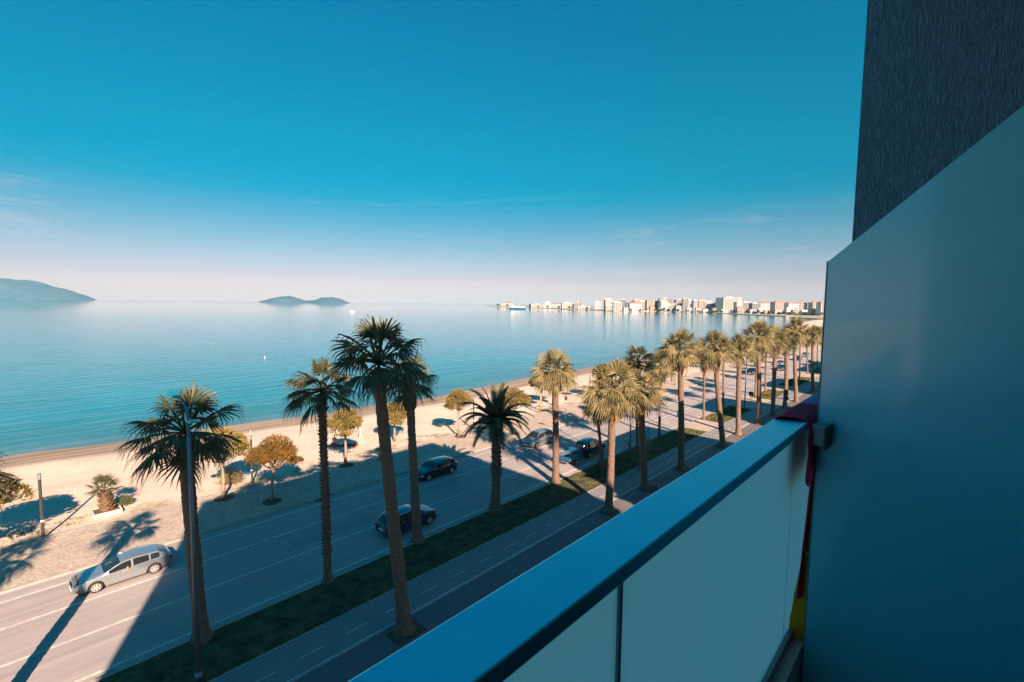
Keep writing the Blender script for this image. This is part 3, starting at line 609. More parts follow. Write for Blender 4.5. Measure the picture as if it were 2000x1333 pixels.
for i, (s_, t_, h, ln, R, ck, tk, grp, lab) in enumerate(PAL):
    e = empty('fan_palm', (s_, t_, .08), label=lab, cat='palm tree', group=grp)
    lean = VR*ln
    if i >= 6: R *= 1.04
    if i in (12, 14, 17, 19, 22, 27): ck = (1, 3, 4)[i % 3]
    g = MB()
    r0, r1 = [(.37, .245), (.26, .19), (.19, .145)][tk]
    if i == 4: r0, r1 = .40, .25
    if i == 2: r0, r1 = .37, .275
    pts, rad = trunk(g, h, lean, r0, r1, i*3+1)
    mm_ = ['bark', 'boots']; g.cur = 1
    if tk == 1: boots(g, pts, rad, 1.6, h-.3, rnd, 34, .115)
    elif tk == 2: boots(g, pts, rad, h*.35, h-.3, rnd, 16, .07)
    nb = .9 if i not in (5,) else 1.5
    boots(g, pts, [r+.03 for r in rad], h-nb, h-.05, rnd, 46, .16)
    if i == 5:      # swollen neck of old leaf bases
        g.cur = 1; g.tube([pts[-1]-Vector((0, 0, 1.5)), pts[-1]-Vector((0, 0, 1.1)), pts[-1]-Vector((0, 0, .5)), pts[-1]], [.30, .46, .45, .25], 14)
    else:
        g.tube([pts[-1]-Vector((0, 0, .7)), pts[-1]-Vector((0, 0, .3)), pts[-1]+Vector((0, 0, .15))], [r1, r1*1.25, r1*.6], 12)
    g.build('trunk', mm_, parent=e, smooth=True)
    a = bpy.data.objects.new('crown', CR[ck][0]); COL.objects.link(a); a.parent = e; a.location = pts[-1]; a.scale = (R, R, R*1.02); a.rotation_euler = (rnd.uniform(-.2, .2), rnd.uniform(-.2, .2), rnd.random()*6.28); a.scale.z *= rnd.uniform(.88, 1.12)
    d = bpy.data.objects.new('dry_skirt', CR[ck][1]); COL.objects.link(d); d.parent = e; d.location = pts[-1]-Vector((0, 0, .1)); q = R*(.62 if i in (2, 3, 4, 5) else 1); d.scale = (q, q, q); d.rotation_euler = (0, 0, rnd.random()*6.28)
# soil pits of the footway palms
for (s_, t_, *_r) in [p for p in PAL if p[7] == G2]:
    g = MB(); g.box(s_-.85, s_+.8, 17.92, 19.04, .0, .112); struct(g.build('soil_pit', 'soil'))
# date palm
e = empty('date_palm', (25.53, 25.18, .08), label='dark date palm with feathery arching fronds standing in the shade', cat='palm tree')
g = MB(); pts, rad = trunk(g, 6.95, Vector((0, 0, 0)), .44, .33, 77); g.cur = 1; boots(g, pts, rad, 2.6, 6.9, rnd, 34, .16); g.tube([(0, 0, 5.9), (0, 0, 6.7), (0, 0, 7.4)], [.36, .50, .30], 14); boots(g, [p+Vector((0, 0, .3)) for p in pts], [r+.12 for r in rad], 5.6, 6.8, rnd, 60, .2)
g.build('trunk', ['bark', 'boots'], parent=e, smooth=True)
g = MB(); r2 = random.Random(4); NF = 42
for i in range(NF):
    f = i/(NF-1); az = i*2.39996; el_ = math.radians(86-96*f**.8)+r2.uniform(-.1, .1); Lf = r2.uniform(2.7, 3.1)
    p = Vector((math.cos(az)*.2, math.sin(az)*.2, 7.1)); d = Vector((math.cos(az)*math.cos(el_), math.sin(az)*math.cos(el_), math.sin(el_)))
    path = [p.copy()]; sdv = Vector((-math.sin(az), math.cos(az), 0))
    n = 24
    for k in range(n):
        d = (d+Vector((0, 0, -1))*.055*(.35+k/n*1.3)).normalized(); p = p+d*Lf/n; path.append(p.copy())
    g.tube(path, [.035*(1-k/(n+4)) for k in range(n+1)], 4, caps=False)
    for k in range(2, n+1):
        ll = .56*math.sin(min(1, k/5)*PI/2)*(1-.62*(k/n)**2.5); dk = (path[k]-path[k-1]).normalized(); up = dk.cross(sdv).normalized()
        if up.z < 0: up = -up
        for sg in (-1, 1):
            for h_ in (0, .5):
                q = path[k]-dk*h_*Lf/n; dl = (sdv*sg*.80+dk*.62+up*.28+Vector((0, 0, -.16))).normalized(); L2 = ll*r2.uniform(.9, 1.08)
                g.add([q-dk*.03, q+dk*.03, q+dl*L2*.55+dk*.024, q+dl*L2+Vector((0, 0, -.07)), q+dl*L2*.5-dk*.028], [(0, 1, 2, 3, 4)])
g.build('crown', 'date', parent=e)
# young palm in its white planter
e = empty('young_palm', (4.95, 45.98, 0), label='young fan palm sprouting from a low white concrete planter', cat='palm tree')
g = MB(); pts, rad = trunk(g, 1.5, Vector((-.1, .1, 0)), .34, .26, 5); g.cur = 1; boots(g, pts, [r+.05 for r in rad], .2, 1.5, rnd, 50, .22); g.build('trunk', ['bark', 'dead'], parent=e, smooth=True)
g = MB(); r2 = random.Random(8)
for i in range(15): fan_leaf(g, i*2.39996, math.radians(82-60*i/14), 1.5*r2.uniform(.85, 1.1), r2, tip=i % 3 == 0)
o = g.build('crown', ['frond', 'frond_tip'], parent=e); o.location = (-.1, .1, 1.45)
g = MB()
for (a0, a1, b0, b1) in ((-.85, .85, -.75, -.63), (-.85, .85, .63, .75), (-.85, -.73, -.63, .63), (.73, .85, -.63, .63)): g.box(4.9+a0, 4.9+a1, 45.9+b0, 45.9+b1, -.15, .26)
tag(g.build('planter', 'white_old', bevel=.02), 'low square white concrete planter around the young palm', 'planter')
g = MB(); g.box(4.17, 5.63, 45.27, 46.53, -.1, .2); tag(g.build('planter_soil', 'soil'), kind='structure')

# ------------------------------------------------------------------ stone pines on the promenade
def pine_mesh(seed, R=2.0, H_=2.2, lop=(0, 0), sub=True):
    rnd = random.Random(seed); g = MB()
    lumps = [(Vector((0, 0, 0)), R*.62, H_*.5)]
    for k in range(9):
        a = k*2.4+rnd.random()*.6; rr_ = R*rnd.uniform(.38, .72)
        lumps.append((Vector((math.cos(a)*rr_+lop[0], math.sin(a)*rr_+lop[1], -H_*.34*(rr_/R)+rnd.uniform(-.18, .12))), R*rnd.uniform(.27, .44), H_*rnd.uniform(.25, .38)))
    if sub:
        for k in range(2): a = rnd.random()*6; lumps.append((Vector((math.cos(a)*R*.7, math.sin(a)*R*.7, -H_*.50)), R*.24, H_*.12))
    for (c, rl, hl) in lumps:
        for _ in range(int(470*rl*rl/ (R*R*.16))):
            v = Vector((rnd.gauss(0, 1), rnd.gauss(0, 1), rnd.gauss(0, 1))).normalized()*(rnd.random()**.33)
            if v.z < -.12 and rnd.random() < .85: continue
            p = c+Vector((v.x*rl, v.y*rl, v.z*hl)); up = Vector((v.x, v.y, abs(v.z)+.6)).normalized()
            for q in range(4):
                d = (up+Vector((rnd.uniform(-1, 1), rnd.uniform(-1, 1), rnd.uniform(-.6, .8)))*.9).normalized(); w_ = d.orthogonal().normalized()*.028
                l = rnd.uniform(.14, .26); g.add([p-w_, p+w_, p+d*l+w_*.4, p+d*l-w_*.4], [(0, 1, 2, 3)])
    return g, lumps
PV = []
for k in range(4):
    g, lumps = pine_mesh(30+k, lop=[(0, 0), (.25, -.2), (-.1, .1), (.1, .2)][k])
    o = g.build('crown', 'pine_orange' if k == 1 else 'pine'); PV.append((o.data, lumps)); bpy.data.objects.remove(o)
PINE = [ # s, t, crown height, scale, variant, lean, label
 (11.74, 42.40, 4.9, 1.02, 0, (0, .1), 'olive green stone pine with round flat crown, left of the square hut-free pavement edge lamp'),
 (14.12, 38.82, 4.45, 1.05, 1, (.45, .2), 'orange tinged stone pine leaning over its soil ring in the shaded pavement'),
 (22.42, 42.66, 4.85, 1.0, 2, (.1, .1), 'stone pine with umbrella crown in front of the coral red blanket'),
 (-1.6, 43.9, 4.3, 1.35, 0, (0, 0), 'stone pine cut off by the left picture edge beside a dark lamp post'),
 (30.6, 46.6, 3.7, .95, 3, (0, 0), 'stone pine hidden behind two palm trunks near the water'),
 (36.89, 42.60, 5.0, .92, 3, (0, .1), 'stone pine with small tidy crown left of the date palm'),
 (42.28, 38.60, 4.9, 1.05, 0, (.15, .1), 'stone pine directly right of the date palm crown'),
 (53.40, 43.55, 5.2, .95, 2, (0, 0), 'stone pine with dark thin trunk left of a pair, behind sunlit palm'),
 (54.9, 44.6, 5.0, 1.1, 3, (.2, 0), 'stone pine with dark thin trunk right of a pair, behind sunlit palm'),
 (59.5, 46.0, 4.2, 1.15, 1, (0, 0), 'spreading pine beyond the sunlit palm trunk near the sand'),
 (69.0, 42.6, 5.1, 1.1, 2, (0, 0), 'stone pine above the round topped lamp on the promenade'),
 (79.0, 43.0, 5.0, 1.1, 0, (0, 0), 'promenade pine partly behind two sunlit palm crowns'),
 (91.5, 40.0, 4.6, 1.1, 1, (.9, 0), 'leaning promenade pine left of the tall straight palm'),
 (104.0, 43.0, 4.6, 1.1, 3, (.4, 0), 'far promenade pine with slanting trunk between palms'),
 (122.0, 42.0, 4.8, 1.2, 2, (0, 0), 'far pine behind the sunlit palm crowns'),
 (140.0, 43.0, 4.8, 1.2, 0, (0, 0), 'farther pine on the right of the promenade'),
 (163.0, 43.0, 5.0, 1.2, 3, (0, 0), 'farthest pine of the promenade near the divider'),
]
PINE[0] = PINE[0][:6]+('olive green stone pine with round flat crown at the edge of the shaded pavement',)
for i, (s_, t_, hc, sc_, v_, ln, lab) in enumerate(PINE):
    e = empty('stone_pine', (s_, t_, .05), label=lab, cat='pine tree', group='stone pines along the promenade')
    cme, lumps = PV[v_]; hc -= .35; top_ = Vector((ln[0], ln[1], hc)); r2 = random.Random(i); g = MB()
    fork = Vector((ln[0]*.6, ln[1]*.6, hc-1.35*sc_))
    g.tube([(0, 0, -.1), fork*.5+Vector((r2.uniform(-.08, .08), r2.uniform(-.08, .08), 0)), fork, top_-Vector((0, 0, .35))], [.15, .115, .10, .04], 9)
    for (c, rl, hl) in lumps:
        tgt = top_+c*sc_; mid = fork.lerp(tgt, .5)+Vector((r2.uniform(-.12, .12), r2.uniform(-.12, .12), -.12)); g.tube([fork-Vector((0, 0, r2.uniform(0, .3))), mid, tgt], [.06, .04, .015], 6)
    g.build('trunk', 'pine_bark', parent=e, smooth=True)
    c = bpy.data.objects.new('crown', cme); COL.objects.link(c); c.parent = e; c.location = top_; c.scale = (sc_, sc_, sc_); c.rotation_euler = (0, 0, r2.random()*6.28)
def disc(name, x, y, z, r, m_):
    rr_ = random.Random(int(x*10)); g = MB(); P = [(x+math.cos(a*.314)*r*rr_.uniform(.88, 1.1), y+math.sin(a*.314)*r*rr_.uniform(.88, 1.1)) for a in range(20)]; g.prism(P, z-.1, z); return struct(g.build(name, m_))
for (x, y) in ((14.12, 38.82), (11.74, 42.3), (22.42, 42.5), (42.28, 38.6), (36.89, 42.3)): disc('soil_ring', x, y, .15 if y < 43 else .1, .72, 'soil')

# bushes and bare shrubs
def leafy(name, x, y, r, h, seed, label, m_='bush', n=900):
    rnd = random.Random(seed); g = MB()
    for _ in range(n):
        v = Vector((rnd.gauss(0, 1), rnd.gauss(0, 1), rnd.gauss(0, 1))).normalized()*(rnd.random()**.4); v.z = abs(v.z)
        p = Vector((v.x*r*(1+.25*math.sin(v.y*9)), v.y*r, v.z*h)); d = Vector((rnd.uniform(-1, 1), rnd.uniform(-1, 1), rnd.uniform(-.2, 1))).normalized(); q = d.orthogonal().normalized()*.03
        g.add([p-q, p+q, p+d*.13], [(0, 1, 2)])
    e = empty(name, (x, y, .1), label=label, cat='bush'); g.build('foliage', m_, parent=e)
    g = MB()
    for k in range(7): a = k*.9; g.tube([(0, 0, 0), (math.cos(a)*r*.4, math.sin(a)*r*.4, h*.6)], [.02, .008], 5)
    g.build('stem', 'twig', parent=e)
leafy('leafy_bush', 13.2, 45.6, 1.0, 1.5, 1, 'small leafy bush between two pines next to a lamp post', 'pine', 1500)
leafy('leafy_bush', 6.1, 46.7, .55, .55, 2, 'low green plant growing beside the white planter')
leafy('leafy_bush', 27.6, 44.6, .7, .35, 3, 'low scrubby plant at the sand edge by the walking person', 'dead', 500)
leafy('leafy_bush', 27.5, 52.5, .7, .7, 4, 'pale shrub on the open sand between blanket and palm trunk', 'pine', 500)
leafy('leafy_bush', 43.6, 41.8, .5, .9, 5, 'small round bush just right of the pine by the date palm', 'pine', 600)
leafy('leafy_bush', 43.0, 23.2, 1.5, 1.5, 9, 'dark straggly bush at the foot of the bare shrubs on the lawn', 'bush', 700)
def bare_shrub(x, y, h, seed, label):
    rnd = random.Random(seed); g = MB()
    def br(p, d, l, r, k):
        q = p+d*l; g.tube([p, p+d*l*.5+Vector((rnd.uniform(-.04, .04), rnd.uniform(-.04, .04), 0)), q], [r, r*.8, r*.6], 4, caps=False)
        if k:
            for _ in range(3): br(p+d*l*rnd.uniform(.5, 1), (d+Vector((rnd.uniform(-.7, .7), rnd.uniform(-.7, .7), rnd.uniform(-.15, .4)))).normalized(), l*rnd.uniform(.55, .8), r*.6, k-1)
    for _ in range(5): br(Vector((0, 0, 0)), Vector((rnd.uniform(-.6, .6), rnd.uniform(-.6, .6), 1)).normalized(), h*.4, .03, 4)
    e = empty('bare_shrub', (x, y, .1), label=label, cat='shrub', group='bare shrubs on the lawn'); g.build('branches', 'twig', parent=e)
bare_shrub(43.5, 22.6, 3.8, 1, 'leafless shrub between the dark shaded palm trunk and the tall straight one')
bare_shrub(41.0, 21.2, 3.3, 2, 'lower leafless shrub at the cycle lane right of the shaded palm')
bare_shrub(38.6, 23.6, 1.6, 3, 'small leafless shrub by the foot of the white street lamp')

# ------------------------------------------------------------------ posts, lamps, signs
def promenade_lamp(x, y, h, label, tip=False, lean=0):
    e = empty('promenade_lamp', (x, y, .1), label=label, cat='lamp post', group='dark promenade lamp posts')
    g = MB(); g.tube([(0, 0, 0), (lean*.5, 0, h*.5), (lean, 0, h*.92)], [.085, .085, .085], 10); g.tube([(0, 0, 0), (0, 0, .06)], .16, 10); g.build('post', 'lamp_dark', parent=e, smooth=False)
    g = MB(); g.tube([(0, 0, 1.05), (0, 0, 1.17)], .092, 10); g.build('ring', 'white', parent=e)
    g = MB(); g.tube([(lean, 0, h*.92), (lean, 0, h)], [.095, .095], 10); g.tube([(lean, 0, h), (lean, 0, h+.04)], [.13, .13], 10); g.build('lamp_head', 'grey_metal', parent=e)
    if tip: g = MB(); g.tube([(lean, 0, h), (lean, 0, h+.5)], .015, 6); g.build('spike', 'white', parent=e)
promenade_lamp(1.39, 43.8, 4.3, 'dark promenade lamp post at the left, under the cut off pine')
promenade_lamp(14.53, 44.3, 4.2, 'dark promenade lamp post between olive and orange pines', True)
promenade_lamp(40.35, 43.74, 4.0, 'dark promenade lamp post between two pines left of the date palm')
promenade_lamp(66.4, 43.6, 4.2, 'dark promenade lamp post far behind the two sunlit palms')
promenade_lamp(96.0, 42.8, 4.2, 'dark promenade lamp post near the distant parking strip')
e = empty('round_top_lamp', (52.37, 38.2, .1), label='white post with a dark dish shaped lamp top on the promenade', cat='lamp post')
g = MB(); g.tube([(0, 0, 0), (0, 0, 3.0)], [.05, .04], 8); g.build('post', 'white', parent=e)
g = MB(); g.tube([(0, 0, 2.75), (0, 0, 3.1), (0, 0, 3.35)], [.09, .24, .16], 12); g.tube([(0, 0, 3.7), (0, 0, 3.78)], [.72, .6], 16); g.tube([(0, 0, 3.3), (0, 0, 3.7)], .03, 6); g.build('lamp_head', 'lamp_dark', parent=e)
def street_lamp(x, y, h, label, r=.11):
    e = empty('street_lamp', (x, y, .1), label=label, cat='street lamp', group='tall street lamps on the lawn')
    g = MB(); g.tube([(0, 0, 0), (0, 0, h*.5), (0, 0, h)], [r, r*.8, r*.55], 14); g.tube([(0, 0, 0), (0, 0, .35)], [r*1.5, r*1.3], 14); g.build('pole', 'pole', parent=e, smooth=True)
    g = MB(); g.tube([(0, 0, h-.1), (0, .5, h+.1), (0, 1.7, h+.22)], [.045, .04, .035], 8); g.tube([(0, 0, h-.6), (0, -.3, h-.5), (-.0, -.45, h-.48)], [.04, .035, .03], 8); g.build('arm', 'pole', parent=e, smooth=True)
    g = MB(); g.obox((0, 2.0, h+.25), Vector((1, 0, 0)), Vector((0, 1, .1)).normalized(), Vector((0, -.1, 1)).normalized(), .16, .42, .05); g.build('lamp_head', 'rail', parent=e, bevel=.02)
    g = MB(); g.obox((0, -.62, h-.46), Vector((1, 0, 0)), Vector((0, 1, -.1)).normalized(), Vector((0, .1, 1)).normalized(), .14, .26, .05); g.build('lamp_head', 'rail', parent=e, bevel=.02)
    return e
street_lamp(5.02, 22.36, 11.6, 'tall blue grey street lamp in the left foreground in front of the thick palm')
street_lamp(41.48, 22.45, 9.3, 'slim white street lamp among the sunlit palm crowns', .09)
street_lamp(78.1, 22.9, 9.0, 'distant street lamp between sunlit fan palms', .09)
street_lamp(114.0, 22.9, 9.0, 'farthest street lamp near the frosted divider', .09)
# signs
SF = Vector((1, 0, 0))
def sign(name, x, y, h, label, plates, post='grey_metal'):
    e = empty(name, (x, y, .1), label=label, cat='road sign'); g = MB(); g.tube([(0, 0, 0), (0, 0, h)], .035, 8); g.build('post', post, parent=e)
    for (kind, z, r, m_) in plates:
        g = MB()
        if kind == 'round': g.tube([(-.05, 0, z), (-.08, 0, z)], r, 20)
        elif kind == 'square': g.box(-.08, -.05, -r, r, z-r, z+r)
        elif kind == 'tri': g.add([(-.05, -r, z-r*.8), (-.05, r, z-r*.8), (-.05, 0, z+r), (-.08, -r, z-r*.8), (-.08, r, z-r*.8), (-.08, 0, z+r)], [(0, 1, 2), (5, 4, 3), (0, 3, 4, 1), (1, 4, 5, 2), (2, 5, 3, 0)])
        elif kind == 'tall': g.box(-.08, -.05, -r*.55, r*.55, z-r, z+r)
        g.build('plate', m_, parent=e)
        if m_ == 'sign_blue':
            g = MB()
            if kind == 'round':
                ax = Vector((0, 1, -1)).normalized(); g.obox((-.083, 0, z), Vector((1, 0, 0)), ax, Vector((0, 1, 1)).normalized(), .003, r*.55, r*.13); g.obox((-.083, r*.2, z-r*.4), Vector((1, 0, 0)), Vector((0, 1, 0)), Vector((0, 0, 1)), .0028, r*.3, r*.1); g.obox((-.083, r*.42, z-r*.2), Vector((1, 0, 0)), Vector((0, 1, 0)), Vector((0, 0, 1)), .0026, r*.1, r*.3)
            else:
                g.add([(-.083, -r*.45, z-r*.4), (-.083, r*.45, z-r*.4), (-.083, 0, z+r*.5)], [(0, 1, 2)])
            g.build('symbol', 'white', parent=e)
sign('crossing_sign', 58.82, 24.9, 2.9, 'blue square crossing sign below a brown triangular sign at the kerb', [('square', 2.1, .36, 'sign_blue'), ('tri', 2.95, .42, 'load')])
sign('direction_sign', 88.1, 27.0, 1.6, 'round blue and white arrow sign on a yellow post in the road', [('round', 2.0, .38, 'sign_blue')], 'yellow_post')
sign('traffic_sign', 78.72, 22.2, 2.6, 'dark square back of a sign on thin post beside the cycle lane', [('square', 2.4, .33, 'lamp_dark')])
sign('traffic_sign', 78.96, 17.42, 3.4, 'dark round sign back with upright panel above, near the towel', [('round', 2.4, .34, 'lamp_dark'), ('tall', 3.2, .42, 'lamp_dark')])
sign('roadside_sign', 68.68, 33.0, 1.9, 'small dark arrow shaped sign on a short post in the road centre', [('tri', 1.7, .35, 'lamp_dark')])
# drain grate in the near gutter
g = MB(); g.box(2.05, 2.75, 25.47, 25.72, -.05, .008); 
for k in range(8): g.box(2.10+k*.08, 2.14+k*.08, 25.49, 25.70, .005, .014)
tag(g.build('drain_grate', 'lamp_dark'), 'dark iron drain grate in the gutter at the lower left', 'drain')
for (x, y) in ((16.6, 36.5),):
    g = MB(); g.box(x, x+.75, y, y+.38, -.05, .006); 
    for k in range(8): g.box(x+.05+k*.085, x+.09+k*.085, y+.03, y+.35, .004, .012)
    tag(g.build('drain_grate', 'lamp_dark'), 'dark drain grate at the far kerb left of the spiky palm trunk', 'drain')

# ------------------------------------------------------------------ vehicles
def interp(tab, x):
    if x <= tab[0][0]: return tab[0][1]
    for i in range(len(tab)-1):
        (a, b), (c, d) = tab[i], tab[i+1]
        if x <= c:
            t = (x-a)/(c-a)
            m0 = (d-b)/(c-a) if i == 0 else (d-tab[i-1][1])/(c-tab[i-1][0]); m1 = (d-b)/(c-a) if i+2 >= len(tab) else (tab[i+2][1]-b)/(tab[i+2][0]-a)
            h = c-a; t2 = t*t; t3 = t2*t
            return (2*t3-3*t2+1)*b+(t3-2*t2+t)*h*m0*.8+(-2*t3+3*t2)*d+(t3-t2)*h*m1*.8
    return tab[-1][1]
def car(loc, rz, L, W, top, belt, axles, glass, ws, rw, paint, label, cat='car', group=None, wr=.32, doors=None, roof_rails=False, low=.2, zoff=.004, driver_window=None):
    e = empty('parked_car' if group == 'cars far down the street' else 'car', (loc[0], loc[1], zoff), rz, label=label, cat=cat, group=group)
    w0 = W/2
    def wid(x): q = abs(x/L-.5)*2; return w0*(1-.22*q**7-.05*q**2)
    def S(x, u, o=0):
        w_ = wid(x); bz = interp(belt, x); tz = max(interp(top, x), bz+.02); gh = tz-bz
        zl = low+.12*max(0, abs(x/L-.5)*2-.85)/.15
        for xa in axles:
            dx = abs(x-xa); ra = wr+.055
            if dx < ra: zl = max(zl, wr+math.sqrt(ra*ra-dx*dx))
        zl = min(zl, bz-.06); wt = w_-.05-.36*min(gh, .6)
        if u <= 1:
            z = zl+(bz-zl)*u; uu = (z-low)/(bz-low); y = w_*(.94+.06*math.sin(max(0, min(1, uu*1.15))*PI*.62)); return Vector((x-L/2, y+o, z))
        if u <= 2:
            v = u-1; ys = w_*(.94+.06*math.sin(PI*.62)); return Vector((x-L/2, ys+(wt-ys)*v**1.15+o, bz+gh*.90*v+o*.4))
        v = u-2; return Vector((x-L/2, wt*(1-v), bz+gh*(.90+.10*math.sin(v*PI/2))+o))
    NX = 92; us = [0, .12, .3, .5, .7, .85, .95, 1, 1.08, 1.3, 1.6, 1.85, 1.96, 2.0, 2.12, 2.3, 2.6, 3]
    g = MB(); xs_ = [L*(.5-.5*math.cos(PI*i/NX))*.0+L*i/NX for i in range(NX+1)]
    for sg in (1, -1):
        o = len(g.v)
        for x in xs_:
            for u in us: p = S(x, u); g.v.append((p.x, p.y*sg, p.z))
        n = len(us)
        for i in range(NX):
            for j in range(n-1):
                a = o+i*n+j; f = (a, a+n, a+n+1, a+1); g.f.append(f if sg < 0 else f[::-1]); g.mi.append(0)
    for x, q in ((0, 1), (L, -1)):   # ends
        P = [S(x, u) for u in us]; o = len(g.v); g.v += [tuple(p) for p in P]+[(p.x, -p.y, p.z) for p in reversed(P[:-1])]
        g.f.append(tuple(range(o, len(g.v)))[::q]); g.mi.append(0)
    body = g.build('body', paint, parent=e, smooth=True)
    sm_ = body.modifiers.new('w', 'WELD'); sm_.merge_threshold = .001
    g = MB(); g.box(-L/2+.25, L/2-.25, -w0*.80, w0*.80, low-.02, interp(belt, L/2)-.12); g.build('chassis', 'trim', parent=e)
    def patch(x0, x1, u0, u1, nx, nu, o=.008, sides=(1, -1), across=False):
        g = MB()
        for sg in sides:
            k = len(g.v)
            for i in range(nx+1):
                for j in range(nu+1):
                    p = S(x0+(x1-x0)*i/nx, u0+(u1-u0)*j/nu, o); g.v.append((p.x, p.y*sg, p.z))
            for i in range(nx):
                for j in range(nu): a = k+i*(nu+1)+j; g.f.append((a, a+nu+1, a+nu+2, a+1)); g.mi.append(0)
        return g
    for (a, b_, sg_) in [(q[0], q[1], k_) for q in glass for k_ in (1, -1)]: patch(a, b_, 1.13, 1.90, 10, 3, .008, (sg_,)).build('window', 'car_glass', parent=e, smooth=True)
    patch(ws[0], ws[1], 2.05, 3, 8, 5, .012).build('windscreen', 'car_glass', parent=e, smooth=True)
    patch(rw[0], rw[1], 2.08, 3, 6, 5, .012).build('rear_window', 'car_glass', parent=e, smooth=True)
    for (a, b_) in (doors or []):
        for sg in (1, -1):
            d = patch(a+.012, b_-.012, .2, 1.0, 14, 6, .006, (sg,)).build('door', paint, parent=e, smooth=True)
            p = S(a+.13, .78, .02); g = MB(); g.box(p.x-.0, p.x+.17, min(p.y*sg, (p.y-.02)*sg), max(p.y*sg, (p.y-.02)*sg), p.z-.015, p.z+.015); g.build('handle', 'chrome' if paint != 'silver' else 'silver', parent=d)
    for sg in (1, -1):
        p = S(ws[0]-.30, 1.15, 0); g = MB(); g.obox((p.x, (w0+.09)*sg, p.z+.05), Vector((1, 0, 0)), Vector((0, 1, 0)), Vector((0, 0, 1)), .05, .09, .065); g.build('mirror', paint, parent=e, bevel=.03)
        p = S(L-.22, .70, .012); g = MB(); g.obox((p.x, (p.y-.10)*sg, p.z), Vector((1, -.35*sg, 0)).normalized(), Vector((.35*sg, 1, 0)).normalized(), Vector((0, 0, 1)), .12, .115, .05); g.build('headlight', 'lens', parent=e, bevel=.03)
        p = S(.10, .74, .012); g = MB(); g.obox((p.x, (p.y-.09)*sg, p.z), Vector((1, .3*sg, 0)).normalized(), Vector((-.3*sg, 1, 0)).normalized(), Vector((0, 0, 1)), .10, .11, .085); g.build('tail_light', 'red_lens', parent=e, bevel=.02)
        # wheels
        for xa in axles:
            yy = w0-.10
            wh = MB(); wh.tube([(xa-L/2, sg*(yy-.12), wr), (xa-L/2, sg*(yy+.06), wr)], [wr, wr], 28); wh.tube([(xa-L/2, sg*(yy+.06), wr), (xa-L/2, sg*(yy+.085), wr)], [wr, wr*.93], 28)
            wo = wh.build('wheel', 'tyre', parent=e, smooth=False)
            rm = MB(); c = Vector((xa-L/2, sg*(yy+.095), wr)); rr_ = wr*.69
            for k in range(24):      # rim ring
                a = 2*PI*k/24; b_ = 2*PI*(k+1)/24; q = [(rr_, 0), (rr_*.86, .004)]
                pts = [c+Vector((math.cos(t)*r_, sg*d_, math.sin(t)*r_)) for t in (a, b_) for r_, d_ in q]; rm.add(pts, [(0, 1, 3, 2)])
            for k in range(7):
                a = 2*PI*k/7; d_ = Vector((math.cos(a), 0, math.sin(a))); n_ = Vector((-math.sin(a), 0, math.cos(a)))
                rm.obox(c+d_*rr_*.46, d_, Vector((0, 1, 0)), n_, rr_*.44, .008, .032)
            rm.tube([c-Vector((0, .01, 0)), c+Vector((0, sg*.012, 0))], [.06, .05], 12); rm.build('rim', 'rim', parent=wo)
    g = MB(); g.box(L/2-.03, L/2+.012, -w0*.42, w0*.42, low+.27, low+.44); g.build('grille', 'trim', parent=e, bevel=.015)
    g = MB(); g.box(L/2-.02, L/2+.02, -.26, .26, low+.10, low+.21); g.build('number_plate', 'white', parent=e)
    g = MB(); g.box(-L/2-.02, -L/2+.02, -.26, .26, low+.32, low+.43); g.build('number_plate', 'white', parent=e)
    g = MB()
    for sg in (1, -1):
        pa = [S(.15*L+ (L*.7)*i/14, .02, .012) for i in range(15)]
    if roof_rails:
        for sg in (1, -1):
            P = []
            for i in range(11):
                x = rw[1]+.05+(ws[0]-.15-rw[1])*i/10; p = S(x, 1.97, .0); P.append((p.x, p.y*sg, p.z+.045 if 0 < i < 10 else p.z))
            g.tube(P, .015, 6)
        g.build('roof_rail', 'chrome', parent=e)
    return e
WAGON_T = [(0, .82), (.10, .97), (.34, 1.10), (.70, 1.28), (1.1, 1.335), (1.7, 1.37), (2.15, 1.36), (2.5, 1.30), (3.25, .99), (3.5, .93), (4.15, .82), (4.5, .68), (4.66, .52)]
WAGON_B = [(0, .80), (.4, .90), (1.5, .88), (3.3, .84), (4.2, .76), (4.55, .64), (4.66, .50)]
c1 = car((4.22, 34.25), PI, 4.66, 1.80, WAGON_T, WAGON_B, (.95, 3.65), [(.66, 1.10), (1.18, 1.94), (2.04, 3.06)], (2.52, 3.27), (.16, .62), 'silver',
    'silver estate car with seven spoke rims driving left in the foreground', group=None, doors=[(1.15, 2.05), (2.05, 3.12)], roof_rails=True); c1.scale = (.96, .95, .95)
MPV_T = [(0, .90), (.08, 1.15), (.35, 1.48), (.8, 1.60), (1.8, 1.63), (2.5, 1.55), (3.25, 1.08), (3.5, 1.0), (3.95, .86), (4.12, .62)]
MPV_B = [(0, .86), (.4, .98), (2, .96), (3.2, .92), (3.8, .80), (4.12, .58)]
car((41.35, 33.95), PI, 4.12, 1.74, MPV_T, MPV_B, (.72, 3.30), [(.42, .95), (1.03, 1.85), (1.93, 2.95)], (2.52, 3.26), (.06, .36), 'silver',
    'pale silver small van shaped car driving left behind the sunlit palm trunk', doors=[(1.0, 1.9), (1.9, 2.95)])
SED_T = [(0, .82), (.12, .98), (.6, 1.02), (.85, 1.10), (1.5, 1.36), (2.0, 1.42), (2.6, 1.38), (3.35, 1.0), (3.6, .95), (4.2, .82), (4.4, .58)]
SED_B = [(0, .80), (.4, .92), (1.5, .92), (3.3, .88), (4.1, .74), (4.4, .54)]
